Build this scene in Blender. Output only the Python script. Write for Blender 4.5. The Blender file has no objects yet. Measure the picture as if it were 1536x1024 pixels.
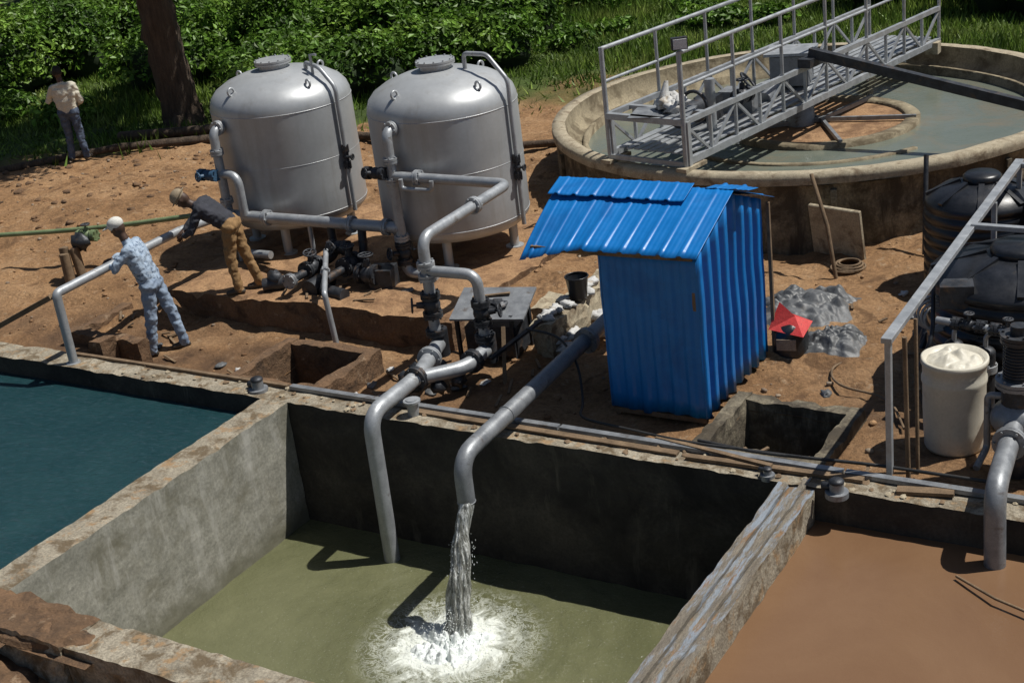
import bpy, math, random
import numpy as np
from mathutils import Vector, Matrix, noise
random.seed(7); rng=np.random.default_rng(11)
sc=bpy.context.scene
V=Vector
# ------------------------------------------------------------------ camera
th=math.radians(22.6); ro=math.radians(7.2); yaw=math.radians(33.1)
r0=V((math.cos(yaw),math.sin(yaw),0)); f0=V((-math.sin(yaw),math.cos(yaw),0)); z0=V((0,0,1))
fw=f0*math.cos(th)-z0*math.sin(th); up=f0*math.sin(th)+z0*math.cos(th)
cr=r0*math.cos(ro)-up*math.sin(ro); cu=r0*math.sin(ro)+up*math.cos(ro)
cd=bpy.data.cameras.new("camera"); cam=bpy.data.objects.new("camera",cd); sc.collection.objects.link(cam)
m=Matrix.Identity(4)
for i in range(3):
    m[i][0]=cr[i]; m[i][1]=cu[i]; m[i][2]=-fw[i]
m[2][3]=6.0
cam.matrix_world=m; cd.lens=49.2; cd.sensor_width=36; cd.clip_end=2000; cd.clip_start=.1
sc.camera=cam
def W(r,f):  # camera right/forward ground offsets -> world (camera yaw 33.1 deg)
    return (r0.x*r+f0.x*f, r0.y*r+f0.y*f)
# ------------------------------------------------------------------ light
sun_dir=V((.50,.34,1.12)).normalized()
el=math.asin(sun_dir.z); az=math.atan2(sun_dir.x,sun_dir.y)
w=bpy.data.worlds.new("World"); sc.world=w; w.use_nodes=True
nt=w.node_tree; bg=nt.nodes["Background"]; sky=nt.nodes.new("ShaderNodeTexSky"); sky.sky_type='NISHITA'
sky.sun_disc=False; sky.sun_elevation=el; sky.sun_rotation=az
nt.links.new(sky.outputs[0],bg.inputs[0]); bg.inputs[1].default_value=.052
ld=bpy.data.lights.new("sun",'SUN'); ld.energy=5.0; ld.angle=math.radians(.5); ld.color=(1,.965,.90)
lo=bpy.data.objects.new("sun",ld); sc.collection.objects.link(lo); lo.rotation_euler=sun_dir.to_track_quat('Z','Y').to_euler()
lo.location=(0,0,30)
sc.view_settings.view_transform='Standard'; sc.view_settings.look='None'; sc.view_settings.exposure=0
# ------------------------------------------------------------------ materials
def newmat(name):
    M=bpy.data.materials.new(name); M.use_nodes=True
    return M,M.node_tree,M.node_tree.nodes["Principled BSDF"]
def N(nt,t,**k):
    n=nt.nodes.new(t)
    for a,b in k.items(): setattr(n,a,b)
    return n
def noise_n(nt,vec,scale,detail=6,rough=.6,dist=0):
    n=N(nt,"ShaderNodeTexNoise"); n.inputs["Scale"].default_value=scale; n.inputs["Detail"].default_value=detail
    n.inputs["Roughness"].default_value=rough; n.inputs["Distortion"].default_value=dist
    nt.links.new(vec,n.inputs["Vector"]); return n.outputs["Fac"]
def ramp(nt,fac,stops):
    r=N(nt,"ShaderNodeValToRGB"); e=r.color_ramp.elements
    while len(e)<len(stops): e.new(.5)
    for i,(p,c) in enumerate(stops):
        e[i].position=p; e[i].color=(c[0],c[1],c[2],1) if hasattr(c,'__len__') else (c,c,c,1)
    nt.links.new(fac,r.inputs[0]); return r.outputs[0]
def mix(nt,fac,a,b,mode='MIX'):
    n=N(nt,"ShaderNodeMix",data_type='RGBA',blend_type=mode)
    for s,v in ((n.inputs[0],fac),(n.inputs[6],a),(n.inputs[7],b)):
        if isinstance(v,(int,float)): s.default_value=v
        elif isinstance(v,(tuple,list)): s.default_value=(v[0],v[1],v[2],1)
        else: nt.links.new(v,s)
    return n.outputs[2]
def mth(nt,op,a,b=None,c=None):
    n=N(nt,"ShaderNodeMath",operation=op)
    for i,v in enumerate((a,b,c)):
        if v is None: continue
        if isinstance(v,(int,float)): n.inputs[i].default_value=v
        else: nt.links.new(v,n.inputs[i])
    return n.outputs[0]
def mat(name,c1,c2,scale=4,rough=.8,metal=0,bump=.3,bscale=30,bd=.01,c3=None,t3=(.52,.68),s3=1.5,stretch=(1,1,1),c4=None,t4=(.55,.65),s4=8,spec=.5,st4=(1,1,1),fc=(.66,1.28),wl=None):
    M,nt,p=newmat(name)
    tc=N(nt,"ShaderNodeTexCoord"); mp=N(nt,"ShaderNodeMapping"); mp.inputs["Scale"].default_value=stretch
    nt.links.new(tc.outputs["Object"],mp.inputs[0]); v=mp.outputs[0]
    n1=noise_n(nt,v,scale,5,.65); col=ramp(nt,n1,[(.32,c1),(.68,c2)])
    if fc:
        fine=ramp(nt,noise_n(nt,v,scale*14,3,.7),[(.25,fc[0]),(.75,fc[1])]); col=mix(nt,1.0,col,fine,'MULTIPLY')
    if c3: col=mix(nt,ramp(nt,noise_n(nt,v,s3,6,.7,.4),[(t3[0],0.),(t3[1],1.)]),col,c3)
    if c4:
        mp2=N(nt,"ShaderNodeMapping"); mp2.inputs["Scale"].default_value=st4; nt.links.new(tc.outputs["Object"],mp2.inputs[0])
        col=mix(nt,ramp(nt,noise_n(nt,mp2.outputs[0],s4,5,.7),[(t4[0],0.),(t4[1],1.)]),col,c4)
    if wl: # damp band above the waterline (world height)
        g=N(nt,"ShaderNodeNewGeometry"); sx=N(nt,"ShaderNodeSeparateXYZ"); nt.links.new(g.outputs["Position"],sx.inputs[0])
        hz=mth(nt,'MULTIPLY_ADD',noise_n(nt,v,2.5,5,.7),-.55,sx.outputs[2])
        col=mix(nt,ramp(nt,mth(nt,'ADD',hz,1.7),[(0.,.85),(.10,.75),(.30,0.)]),col,wl)
    nt.links.new(col,p.inputs["Base Color"])
    rr=ramp(nt,n1,[(.3,max(0,rough-.1)),(.7,min(1,rough+.1))]); nt.links.new(rr,p.inputs["Roughness"])
    p.inputs["Metallic"].default_value=metal; p.inputs["Specular IOR Level"].default_value=spec
    if bump:
        b=N(nt,"ShaderNodeBump"); b.inputs["Strength"].default_value=bump; b.inputs["Distance"].default_value=bd
        nt.links.new(noise_n(nt,v,bscale,6,.7),b.inputs["Height"]); nt.links.new(b.outputs[0],p.inputs["Normal"])
    return M
m_conc=mat("concrete_pale",(.22,.19,.14),(.38,.335,.255),3,.9,bump=.9,bscale=25,bd=.02,c3=(.13,.095,.055),s3=4.5,t3=(.48,.60),c4=(.29,.19,.10),t4=(.55,.64),s4=5,fc=(.5,1.4))
m_concwall=mat("concrete_wall",(.21,.205,.17),(.30,.29,.245),2.2,.9,bump=.4,bscale=18,c3=(.15,.14,.10),s3=1.6,t3=(.48,.66),c4=(.38,.37,.33),t4=(.52,.70),s4=3.4,st4=(1,1,.28),wl=(.13,.125,.085))
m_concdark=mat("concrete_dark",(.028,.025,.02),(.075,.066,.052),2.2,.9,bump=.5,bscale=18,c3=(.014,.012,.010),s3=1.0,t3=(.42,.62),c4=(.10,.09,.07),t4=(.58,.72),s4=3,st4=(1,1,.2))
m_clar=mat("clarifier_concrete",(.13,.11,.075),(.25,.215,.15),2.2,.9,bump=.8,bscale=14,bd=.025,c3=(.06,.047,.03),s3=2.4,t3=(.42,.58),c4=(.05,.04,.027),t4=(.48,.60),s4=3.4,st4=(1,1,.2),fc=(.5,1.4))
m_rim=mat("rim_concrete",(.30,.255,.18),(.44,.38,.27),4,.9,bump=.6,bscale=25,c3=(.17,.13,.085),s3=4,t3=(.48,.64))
m_cin=mat("clarifier_inner",(.20,.165,.105),(.32,.27,.18),2.2,.9,bump=.6,bscale=14,c3=(.11,.085,.05),s3=2.4,t3=(.46,.62))
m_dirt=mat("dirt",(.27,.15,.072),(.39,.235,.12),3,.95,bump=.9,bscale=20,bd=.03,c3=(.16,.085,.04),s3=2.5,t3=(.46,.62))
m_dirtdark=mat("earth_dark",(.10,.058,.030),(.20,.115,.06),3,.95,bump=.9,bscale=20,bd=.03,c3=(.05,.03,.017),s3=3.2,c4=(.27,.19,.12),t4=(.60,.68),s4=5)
m_galv=mat("galvanised_steel",(.29,.305,.32),(.42,.44,.46),6,.45,.4,.12,40,c3=(.15,.13,.11),s3=6,t3=(.60,.72),fc=(.85,1.12))
m_galvd=mat("weathered_steel_pipe",(.19,.20,.215),(.29,.305,.32),7,.45,.4,.15,40,c3=(.12,.10,.085),s3=6,t3=(.57,.7),fc=(.82,1.15))
m_tank=mat("silver_painted_steel",(.37,.385,.395),(.44,.455,.465),1.0,.42,.32,.04,12,c3=(.32,.33,.335),s3=1.4,t3=(.5,.85),c4=(.30,.29,.27),t4=(.58,.82),s4=3,st4=(1,1,.10),fc=(.95,1.05))
m_seam=mat("weld_seam",(.40,.41,.42),(.50,.51,.52),8,.45,.4)
m_iron=mat("cast_iron",(.02,.022,.026),(.06,.065,.075),8,.5,.4,.3,40,c3=(.12,.075,.045),s3=6,t3=(.55,.7))
m_blueiron=mat("blue_valve_paint",(.02,.06,.12),(.05,.11,.18),8,.5)
m_blue=mat("blue_painted_sheet",(.002,.135,.42),(.004,.170,.50),1.5,.42,0,.08,9,bd=.02,c3=(.003,.115,.37),s3=1.5,c4=(.05,.16,.30),t4=(.69,.74),s4=9,fc=(.93,1.06))
m_wood=mat("weathered_wood",(.15,.125,.095),(.29,.255,.20),3,.85,bump=1,bscale=14,bd=.03,stretch=(5,.9,5),c3=(.28,.32,.37),s3=2.2,t3=(.48,.58),c4=(.26,.16,.085),t4=(.56,.64),s4=2.8,st4=(5,.9,5),fc=(.5,1.4))
m_pole=mat("timber_pole",(.10,.065,.035),(.22,.15,.09),6,.9,bump=.5)
m_black=mat("black_plastic",(.007,.008,.010),(.020,.022,.028),3,.35,0,.15,15,c3=(.07,.06,.045),s3=3,t3=(.58,.8))
m_tarp=mat("grey_tarpaulin",(.07,.074,.078),(.13,.135,.14),3,.5,0,.3,14,bd=.02,c3=(.17,.14,.11),s3=5,t3=(.6,.75))
m_btarp=mat("black_sheeting",(.012,.013,.015),(.035,.037,.042),4,.35,0,.3,14,bd=.02)
m_white=mat("white_plastic",(.50,.47,.39),(.60,.57,.48),3,.5,0,.1,10,c3=(.40,.34,.25),s3=3.5,t3=(.56,.75),fc=(.9,1.08))
m_red=mat("red_plastic",(.50,.03,.03),(.6,.06,.05),5,.5)
m_orange=mat("orange_pipe",(.55,.15,.05),(.6,.2,.08),5,.6)
m_rubber=mat("black_hose",(.012,.012,.012),(.03,.03,.03),5,.5)
m_green=mat("green_hose",(.12,.17,.08),(.19,.24,.12),5,.55)
m_glass=mat("lamp_glass",(.5,.5,.5),(.6,.6,.6),5,.2)
m_bark=mat("bark",(.05,.033,.022),(.15,.105,.07),3,.95,bump=1,bscale=8,bd=.08,stretch=(3,3,.45))
m_stone=mat("stone",(.18,.13,.09),(.36,.29,.21),4,.9)
m_sack=mat("white_sack",(.42,.42,.42),(.6,.6,.58),5,.7,c3=(.3,.24,.17),s3=5)
m_foam=mat("foam",(.62,.66,.64),(.88,.92,.91),9,.5,bump=.8,bscale=40,fc=None)
def leafmat(name,a,b,c,tr=.3):
    M,nt,p=newmat(name); nt.nodes.remove(p); tc=N(nt,"ShaderNodeTexCoord")
    col=ramp(nt,noise_n(nt,tc.outputs["Object"],.7,2,.65),[(.35,a),(.5,b),(.66,c)])
    g=N(nt,"ShaderNodeNewGeometry"); rv=ramp(nt,g.outputs["Random Per Island"],[(0,.45),(.6,1.),(1,1.8)])
    col=mix(nt,1.,col,rv,'MULTIPLY'); df=N(nt,"ShaderNodeBsdfDiffuse"); nt.links.new(col,df.inputs[0])
    t=N(nt,"ShaderNodeBsdfTranslucent"); nt.links.new(col,t.inputs[0]); ms=N(nt,"ShaderNodeMixShader"); ms.inputs[0].default_value=tr
    nt.links.new(df.outputs[0],ms.inputs[1]); nt.links.new(t.outputs[0],ms.inputs[2])
    gl=N(nt,"ShaderNodeBsdfGlossy"); gl.inputs["Roughness"].default_value=.45; gl.inputs[0].default_value=(.7,.8,.6,1)
    m2=N(nt,"ShaderNodeMixShader"); m2.inputs[0].default_value=.03; nt.links.new(ms.outputs[0],m2.inputs[1]); nt.links.new(gl.outputs[0],m2.inputs[2])
    nt.links.new(m2.outputs[0],nt.nodes["Material Output"].inputs[0]); return M
m_leaf=leafmat("shrub_leaves",(.035,.078,.010),(.085,.17,.020),(.15,.25,.035))
m_leafd=leafmat("forest_leaves",(.012,.026,.006),(.028,.055,.011),(.06,.11,.02))
m_grass=leafmat("grass_blades",(.06,.11,.018),(.12,.19,.03),(.20,.25,.06))
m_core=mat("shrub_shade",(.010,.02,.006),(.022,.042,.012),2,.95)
def watermat(name,c1,c2,rough,bstr,wscale,foam=None,spec=.5,st=(1,1,1),cb=None,fl=None):
    M,nt,p=newmat(name); g=N(nt,"ShaderNodeNewGeometry"); v=g.outputs["Position"]
    col=ramp(nt,noise_n(nt,v,.8,6,.65,.5),[(.3,c1),(.7,c2)])
    if cb: col=mix(nt,ramp(nt,noise_n(nt,v,1.1,6,.7,.6),[(.5,0.),(.68,.8)]),col,cb)
    mp=N(nt,"ShaderNodeMapping"); mp.inputs["Scale"].default_value=st; nt.links.new(v,mp.inputs[0])
    if fl: col=mix(nt,ramp(nt,noise_n(nt,mp.outputs[0],wscale*1.6,5,.7,.5),[(.5,0.),(.7,.7)]),col,fl)
    p.inputs["Roughness"].default_value=rough; p.inputs["Specular IOR Level"].default_value=spec
    h=noise_n(nt,mp.outputs[0],wscale,6,.68,.3)
    b=N(nt,"ShaderNodeBump"); b.inputs["Strength"].default_value=bstr; b.inputs["Distance"].default_value=.03
    nt.links.new(h,b.inputs["Height"])
    if foam:
        s=N(nt,"ShaderNodeVectorMath",operation='DISTANCE'); nt.links.new(v,s.inputs[0]); s.inputs[1].default_value=foam; D=s.outputs["Value"]
        nn=mth(nt,'MULTIPLY_ADD',noise_n(nt,v,3,4,.6),8,mth(nt,'MULTIPLY',D,30))
        fall=ramp(nt,mth(nt,'MULTIPLY',D,.4),[(.10,1.),(.5,.30),(1.0,.12)])
        hh=mth(nt,'MULTIPLY',mth(nt,'SINE',nn),mth(nt,'MULTIPLY',fall,fall))
        hh=mth(nt,'MULTIPLY_ADD',noise_n(nt,v,22,5,.7),mth(nt,'MULTIPLY',fall,1.6),hh)
        b2=N(nt,"ShaderNodeBump"); b2.inputs["Strength"].default_value=.6; b2.inputs["Distance"].default_value=.02
        nt.links.new(hh,b2.inputs["Height"]); nt.links.new(b.outputs[0],b2.inputs["Normal"]); b=b2
        dd=mth(nt,'MULTIPLY_ADD',noise_n(nt,v,4,8,.78,1.2),-1.25,D)
        fm=ramp(nt,mth(nt,'ADD',dd,.20),[(0.,.95),(.08,.45),(.20,.10),(.32,0.)])
        lace=ramp(nt,noise_n(nt,v,6,8,.72,1.8),[(.455,0.),(.50,.95),(.545,0.)])
        lf=ramp(nt,D,[(.30,.85),(.62,.65),(.95,0.)])
        spk=ramp(nt,noise_n(nt,v,38,4,.65),[(.60,0.),(.74,1.)]); sf=ramp(nt,mth(nt,'MULTIPLY',D,.4),[(.1,.6),(.4,.22),(1.0,.08)])
        mx=mth(nt,'MAXIMUM',fm,mth(nt,'MULTIPLY',lace,lf)); mx=mth(nt,'MAXIMUM',mx,mth(nt,'MULTIPLY',spk,sf))
        col=mix(nt,mx,col,(.72,.75,.69))
        nt.links.new(ramp(nt,mx,[(0,rough),(1,.8)]),p.inputs["Roughness"])
    nt.links.new(col,p.inputs["Base Color"]); nt.links.new(b.outputs[0],p.inputs["Normal"]); return M
m_wmid=watermat("murky_green_water",(.100,.104,.052),(.148,.150,.080),.12,.7,7,foam=(-6.68,8.60,-1.42))
m_wteal=watermat("teal_water",(.009,.036,.043),(.018,.054,.060),.10,1.0,6,st=(1,2.0,1),fl=(.035,.065,.08))
m_wbrown=watermat("silty_water",(.155,.085,.045),(.19,.110,.060),.25,.2,3,spec=.35)
m_wclar=watermat("clarifier_water",(.115,.135,.11),(.155,.17,.14),.10,.2,5,cb=(.18,.15,.10))
M,nt,p=newmat("falling_water"); m_jet=M
g=N(nt,"ShaderNodeNewGeometry"); mp=N(nt,"ShaderNodeMapping"); mp.inputs["Scale"].default_value=(3,3,.45); nt.links.new(g.outputs["Position"],mp.inputs[0])
hn=noise_n(nt,mp.outputs[0],11,7,.72)
nt.links.new(ramp(nt,hn,[(.38,(.20,.20,.17)),(.52,(.42,.43,.40)),(.62,(.88,.9,.89))]),p.inputs["Base Color"]); p.inputs["Roughness"].default_value=.12
nt.links.new(ramp(nt,hn,[(.34,.25),(.58,.9)]),p.inputs["Alpha"])
b=N(nt,"ShaderNodeBump"); b.inputs["Strength"].default_value=.8; b.inputs["Distance"].default_value=.02; nt.links.new(hn,b.inputs["Height"]); nt.links.new(b.outputs[0],p.inputs["Normal"])
# ------------------------------------------------------------------ mesh builder
def rotm(a,b):
    return (V(b)-V(a)).normalized().to_track_quat('Z','Y').to_matrix()
class MB:
    def __init__(s): s.v=[];s.f=[];s.m=[];s.s=[]
    def add(s,vs,fs,mat=0,sm=False):
        o=len(s.v); s.v+= [tuple(x) for x in vs]; s.f+=[tuple(i+o for i in f) for f in fs]; s.m+=[mat]*len(fs); s.s+=[sm]*len(fs)
    def box(s,c,size,mat=0,R=None,rz=0):
        R=R or Matrix.Rotation(rz,3,'Z'); c=V(c); h=V(size)/2
        vs=[c+R@V((x*h.x,y*h.y,z*h.z)) for x in(-1,1) for y in(-1,1) for z in(-1,1)]
        s.add(vs,[(0,1,3,2),(4,6,7,5),(0,4,5,1),(2,3,7,6),(0,2,6,4),(1,5,7,3)],mat)
    def beam(s,a,b,w,h,mat=0):
        a=V(a);b=V(b);d=(b-a); L=d.length; d.normalize()
        u=V((0,0,1)) if abs(d.z)<.95 else V((0,1,0))
        x=d.cross(u).normalized(); y=x.cross(d); R=Matrix((x,d,y)).transposed()
        s.box((a+b)/2,(w,L,h),mat,R)
    def cyl(s,a,b,r,r2=None,mat=0,seg=18,sm=True):
        r2=r if r2 is None else r2; R=rotm(a,b); a=V(a);b=V(b)
        vs=[];n=seg
        for i in range(n):
            t=2*math.pi*i/n; vs.append(a+R@V((r*math.cos(t),r*math.sin(t),0)))
        for i in range(n):
            t=2*math.pi*i/n; vs.append(b+R@V((r2*math.cos(t),r2*math.sin(t),0)))
        s.add(vs,[(i,(i+1)%n,n+(i+1)%n,n+i) for i in range(n)],mat,sm)
        s.add(vs[:n],[tuple(range(n-1,-1,-1))],mat); s.add(vs[n:],[tuple(range(n))],mat)
    def tube(s,pts,r,mat=0,seg=14,fil=0,closed=False,jit=0):
        P=[V(p) for p in pts]
        if fil:
            Q=[P[0]]
            for i in range(1,len(P)-1):
                a,b,c=P[i-1],P[i],P[i+1]; f=min(fil,(b-a).length*.49,(c-b).length*.49)
                p0=b+(a-b).normalized()*f; p2=b+(c-b).normalized()*f
                for k in range(7):
                    t=k/6; Q.append(p0*(1-t)**2+b*2*t*(1-t)+p2*t*t)
            Q.append(P[-1]); P=Q
        n=len(P); rs=r if hasattr(r,'__len__') else [r]*n
        if hasattr(r,'__len__') and len(r)!=n: rs=[r[0]+(r[-1]-r[0])*i/(n-1) for i in range(n)]
        T=[]
        for i in range(n):
            if closed: d=P[(i+1)%n]-P[i-1]
            else: d=P[min(i+1,n-1)]-P[max(i-1,0)]
            T.append(d.normalized())
        u=V((0,0,1)) if abs(T[0].z)<.9 else V((1,0,0))
        x=T[0].cross(u).normalized(); vs=[]
        for i in range(n):
            if i: 
                x=x-T[i]*x.dot(T[i]); x.normalize()
            y=T[i].cross(x)
            for k in range(seg):
                t=2*math.pi*k/seg; q=P[i]+(x*math.cos(t)+y*math.sin(t))*rs[i]
                if jit: q+=noise.noise_vector(q*6)*jit
                vs.append(q)
        fs=[]
        for i in range(n if closed else n-1):
            j=(i+1)%n
            for k in range(seg): fs.append((i*seg+k,i*seg+(k+1)%seg,j*seg+(k+1)%seg,j*seg+k))
        s.add(vs,fs,mat,True)
        if not closed:
            s.add(vs[:seg],[tuple(range(seg-1,-1,-1))],mat); s.add(vs[-seg:],[tuple(range(seg))],mat)
    def lathe(s,prof,c,mat=0,seg=64,jit=0,sm=True,a0=0,a1=2*math.pi,js=3):
        c=V(c); vs=[];k=len(prof); full=abs(a1-a0-2*math.pi)<1e-6; n=seg if full else seg+1
        for i in range(n):
            t=a0+(a1-a0)*i/seg
            for r,z in prof:
                q=c+V((r*math.cos(t),r*math.sin(t),z))
                if jit: q+=noise.noise_vector(q*js)*jit+noise.noise_vector(q*js*3.7)*jit*.5
                vs.append(q)
        fs=[]
        for i in range(seg):
            j=(i+1)%n
            for q in range(k-1): fs.append((i*k+q,j*k+q,j*k+q+1,i*k+q+1))
        s.add(vs,fs,mat,sm)
    def ell(s,c,rad,mat=0,R=None,seg=16,rings=10,jit=0,js=3):
        R=R or Matrix.Identity(3); c=V(c); vs=[]
        for j in range(rings+1):
            ph=math.pi*j/rings
            for i in range(seg):
                t=2*math.pi*i/seg
                d=V((math.sin(ph)*math.cos(t),math.sin(ph)*math.sin(t),math.cos(ph)))
                q=V((d.x*rad[0],d.y*rad[1],d.z*rad[2]))
                if jit: q*=1+jit*noise.noise(d*js+c)
                vs.append(c+R@q)
        fs=[(j*seg+i,(j+1)*seg+i,(j+1)*seg+(i+1)%seg,j*seg+(i+1)%seg) for j in range(rings) for i in range(seg)]
        s.add(vs,fs,mat,True)
    def rbox(s,x0,x1,y0,y1,z0,z1,mat=0,step=.1,amp=.012,topmat=None,fr=2.2):
        def grid(a,b): return [a+(b-a)*i/max(1,round((b-a)/step)) for i in range(max(1,round((b-a)/step))+1)]
        X,Y,Z=grid(x0,x1),grid(y0,y1),grid(z0,z1)
        def face(A,B,fn,mt,flip):
            vs=[]
            for a in A:
                for b in B:
                    q=V(fn(a,b)); d=noise.noise_vector(q*fr)*amp+noise.noise_vector(q*fr*4)*amp*.6
                    e=min(abs(q.x-x0),abs(q.x-x1))+abs(q.z-z1); e2=min(abs(q.y-y0),abs(q.y-y1))+abs(q.z-z1)
                    if min(e,e2)<1e-4: d.z-=max(0,noise.noise(q*5)-.05)*amp*3.0
                    vs.append(q+d)
            nb=len(B); fs=[]
            for i in range(len(A)-1):
                for j in range(nb-1):
                    f=(i*nb+j,(i+1)*nb+j,(i+1)*nb+j+1,i*nb+j+1); fs.append(f[::-1] if flip else f)
            s.add(vs,fs,mt,False)
        face(X,Y,lambda a,b:(a,b,z1),mat if topmat is None else topmat,False); face(X,Y,lambda a,b:(a,b,z0),mat,True)
        face(X,Z,lambda a,b:(a,y0,b),mat,False); face(X,Z,lambda a,b:(a,y1,b),mat,True)
        face(Y,Z,lambda a,b:(x0,a,b),mat,True); face(Y,Z,lambda a,b:(x1,a,b),mat,False)
    def ring(s,c,R,r,mat=0,ax=(0,0,1),seg=20):
        Q=V(ax).normalized().to_track_quat('Z','Y').to_matrix()
        s.tube([V(c)+Q@V((R*math.cos(2*math.pi*i/seg),R*math.sin(2*math.pi*i/seg),0)) for i in range(seg)],r,mat,8,closed=True)
    def flange(s,p,ax,r,mat=0,t=.03):
        ax=V(ax).normalized(); p=V(p); s.cyl(p-ax*t*1.1,p-ax*t*.1,r*1.65,mat=mat); s.cyl(p+ax*t*.1,p+ax*t*1.1,r*1.65,mat=mat)
        Q=ax.to_track_quat('Z','Y').to_matrix()
        for i in range(6):
            o=Q@V((r*1.4*math.cos(i*1.047),r*1.4*math.sin(i*1.047),0)); s.cyl(p+o-ax*t*1.7,p+o+ax*t*1.7,.012,mat=mat,seg=6)
    def valve(s,p,ax,r,mat=0,wm=0,up=(0,0,1)):
        p=V(p);ax=V(ax).normalized();up=V(up).normalized()
        s.flange(p-ax*.11,ax,r,mat); s.flange(p+ax*.11,ax,r,mat); s.cyl(p-ax*.11,p+ax*.11,r*1.2,mat=mat)
        s.ell(p,(r*1.5,)*3,mat); s.cyl(p,p+up*r*2.5,r*.75,r*.5,mat); s.cyl(p+up*r*2.5,p+up*r*3.3,.014,mat=mat,seg=8)
        c=p+up*r*3.2; s.ring(c,r*1.15,.011,wm,up)
        Q=up.to_track_quat('Z','Y').to_matrix()
        for i in range(3):
            o=Q@V((r*1.15*math.cos(i*1.047),r*1.15*math.sin(i*1.047),0)); s.cyl(c-o,c+o,.008,mat=wm,seg=6)
    def obj(s,name,mats,loc=(0,0,0),parent=None,bevel=0,rz=None):
        me=bpy.data.meshes.new(name); loc=V(loc)
        if rz is None: vs=[tuple(V(v)-loc) for v in s.v]
        else: vs=s.v
        me.from_pydata(vs,[],s.f)
        for mm in mats: me.materials.append(mm)
        me.polygons.foreach_set("material_index",s.m); me.polygons.foreach_set("use_smooth",s.s); me.update()
        o=bpy.data.objects.new(name,me); sc.collection.objects.link(o); o.location=loc
        if rz is not None: o.rotation_euler=(0,0,rz)
        if parent: 
            o.parent=parent; o.location=loc-parent.location
        if bevel:
            b=o.modifiers.new("bevel",'BEVEL'); b.width=bevel; b.segments=1; b.limit_method='ANGLE'
        return o
# ------------------------------------------------------------------ ground
CX,CY=-6.98,19.42; CR=3.74; CZ=.07
def ss(a,b,x):
    t=max(0,min(1,(x-a)/(b-a))); return t*t*(3-2*t)
def gh(x,y):
    R=r0.x*x+r0.y*y; F=f0.x*x+f0.y*y
    if y<8: base=-.34
    else:
        base=-.34*(1-ss(12.0,13.2,y))
        if x>-8.7:
            t=ss(-8.7,-8.2,x); base=base*(1-t)-.12*(1-ss(12,14,y))*t
        if x<-12.6:
            t=ss(-12.6,-13.4,x); base=base*(1-t)-.10*(1-ss(10.6,12.5,y))*t
        base-=.12*ss(-7.5,-6,x)*ss(13.5,15,y)*(1-ss(17,19,y))
    p=V((x,y,0)); far=ss(40,90,F)
    n=noise.noise(p*.35)*.10+noise.noise(p*1.3)*.06+noise.noise(p*3.5)*.05+noise.noise(p*8)*.028
    near=min(abs(y-10.35),2)/2
    n*= (.35+.65*near)
    mound=.22*math.exp(-((x+17)**2/5+(y-15)**2/3))
    return base+n+mound+far*1.5*(noise.noise(p*.02)+.3)
def axis(parts):
    out=[]
    for a,b,st in parts:
        n=max(1,round((b-a)/st)); out+=[a+(b-a)*i/n for i in range(n)]
    out.append(parts[-1][1]); return out
P1=(-10.5,-9.45,10.5,11.4); P2=(-4.85,-3.85,10.5,11.45)
GX=axis([(-400,-60,30),(-60,-30,3),(-30,-20,.4),(-20,-10.5,.09),(-10.5,-9.45,.105),(-9.45,-4.85,.09),(-4.85,-3.85,.1),(-3.85,2,.12),(2,12,1),(12,60,6),(60,300,40)])
GY=axis([(-200,-20,30),(-20,0,4),(0,5.8,.2),(5.8,10.35,.9),(10.35,10.5,.075),(10.5,11.4,.09),(11.4,11.45,.05),(11.45,20,.09),(20,34,.22),(34,60,1.5),(60,140,10),(140,500,40)])
vs=[(x,y,gh(x,y)) for x in GX for y in GY]; ny=len(GY); fs=[]
def inside(cx,cy):
    if -20<cx<2 and 5.8<cy<10.35: return True
    for q in (P1,P2):
        if q[0]<cx<q[1] and q[2]<cy<q[3]: return True
    return (cx-CX)**2+(cy-CY)**2<3.3**2
for i in range(len(GX)-1):
    for j in range(ny-1):
        if not inside((GX[i]+GX[i+1])/2,(GY[j]+GY[j+1])/2): fs.append((i*ny+j,(i+1)*ny+j,(i+1)*ny+j+1,i*ny+j+1))
me=bpy.data.meshes.new("ground"); me.from_pydata(vs,[],fs)
at=me.color_attributes.new("zone",'FLOAT_COLOR','POINT')
cols=[]
for x,y,z in vs:
    R=r0.x*x+r0.y*y; F=f0.x*x+f0.y*y; p=V((x,y,0))
    n=noise.noise(p*.5)*1.5+noise.noise(p*2)*.7
    g=ss(25.4,27.2,F+n+(2.5 if R>7 else 0)); 
    wet=math.exp(-((x+11.4)**2/4+(y-11.4)**2/.6))*.9+.9*math.exp(-((x+8.3)**2/.8+(y-11.1)**2/.6))+.8*math.exp(-((x+11.3)**2/4.5+(y-13.2)**2/.5))+.6*math.exp(-((x+3.3)**2/.8+(y-11.6)**2/1.5))+.7*math.exp(-((x+14.0)**2/3+(y-10.9)**2/.3))
    cols+=[g,min(1,wet*(.7+1.2*noise.noise(p*2.2))) if wet>.02 else 0,0,1]
at.data.foreach_set("color",cols)
me.polygons.foreach_set("use_smooth",[True]*len(fs)); me.update()
go=bpy.data.objects.new("ground",me); sc.collection.objects.link(go)
M,nt,p=newmat("bare_earth"); me.materials.append(M)
tc=N(nt,"ShaderNodeTexCoord"); v=tc.outputs["Object"]
col=ramp(nt,noise_n(nt,v,.9,8,.7,.3),[(.30,(.19,.102,.047)),(.48,(.33,.188,.090)),(.70,(.46,.285,.15))])
col=mix(nt,1.,col,ramp(nt,noise_n(nt,v,22,4,.75),[(.25,.5),(.75,1.4)]),'MULTIPLY')
col=mix(nt,ramp(nt,noise_n(nt,v,2.3,7,.78,.8),[(.53,0.),(.64,.8)]),col,(.135,.072,.035))
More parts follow.
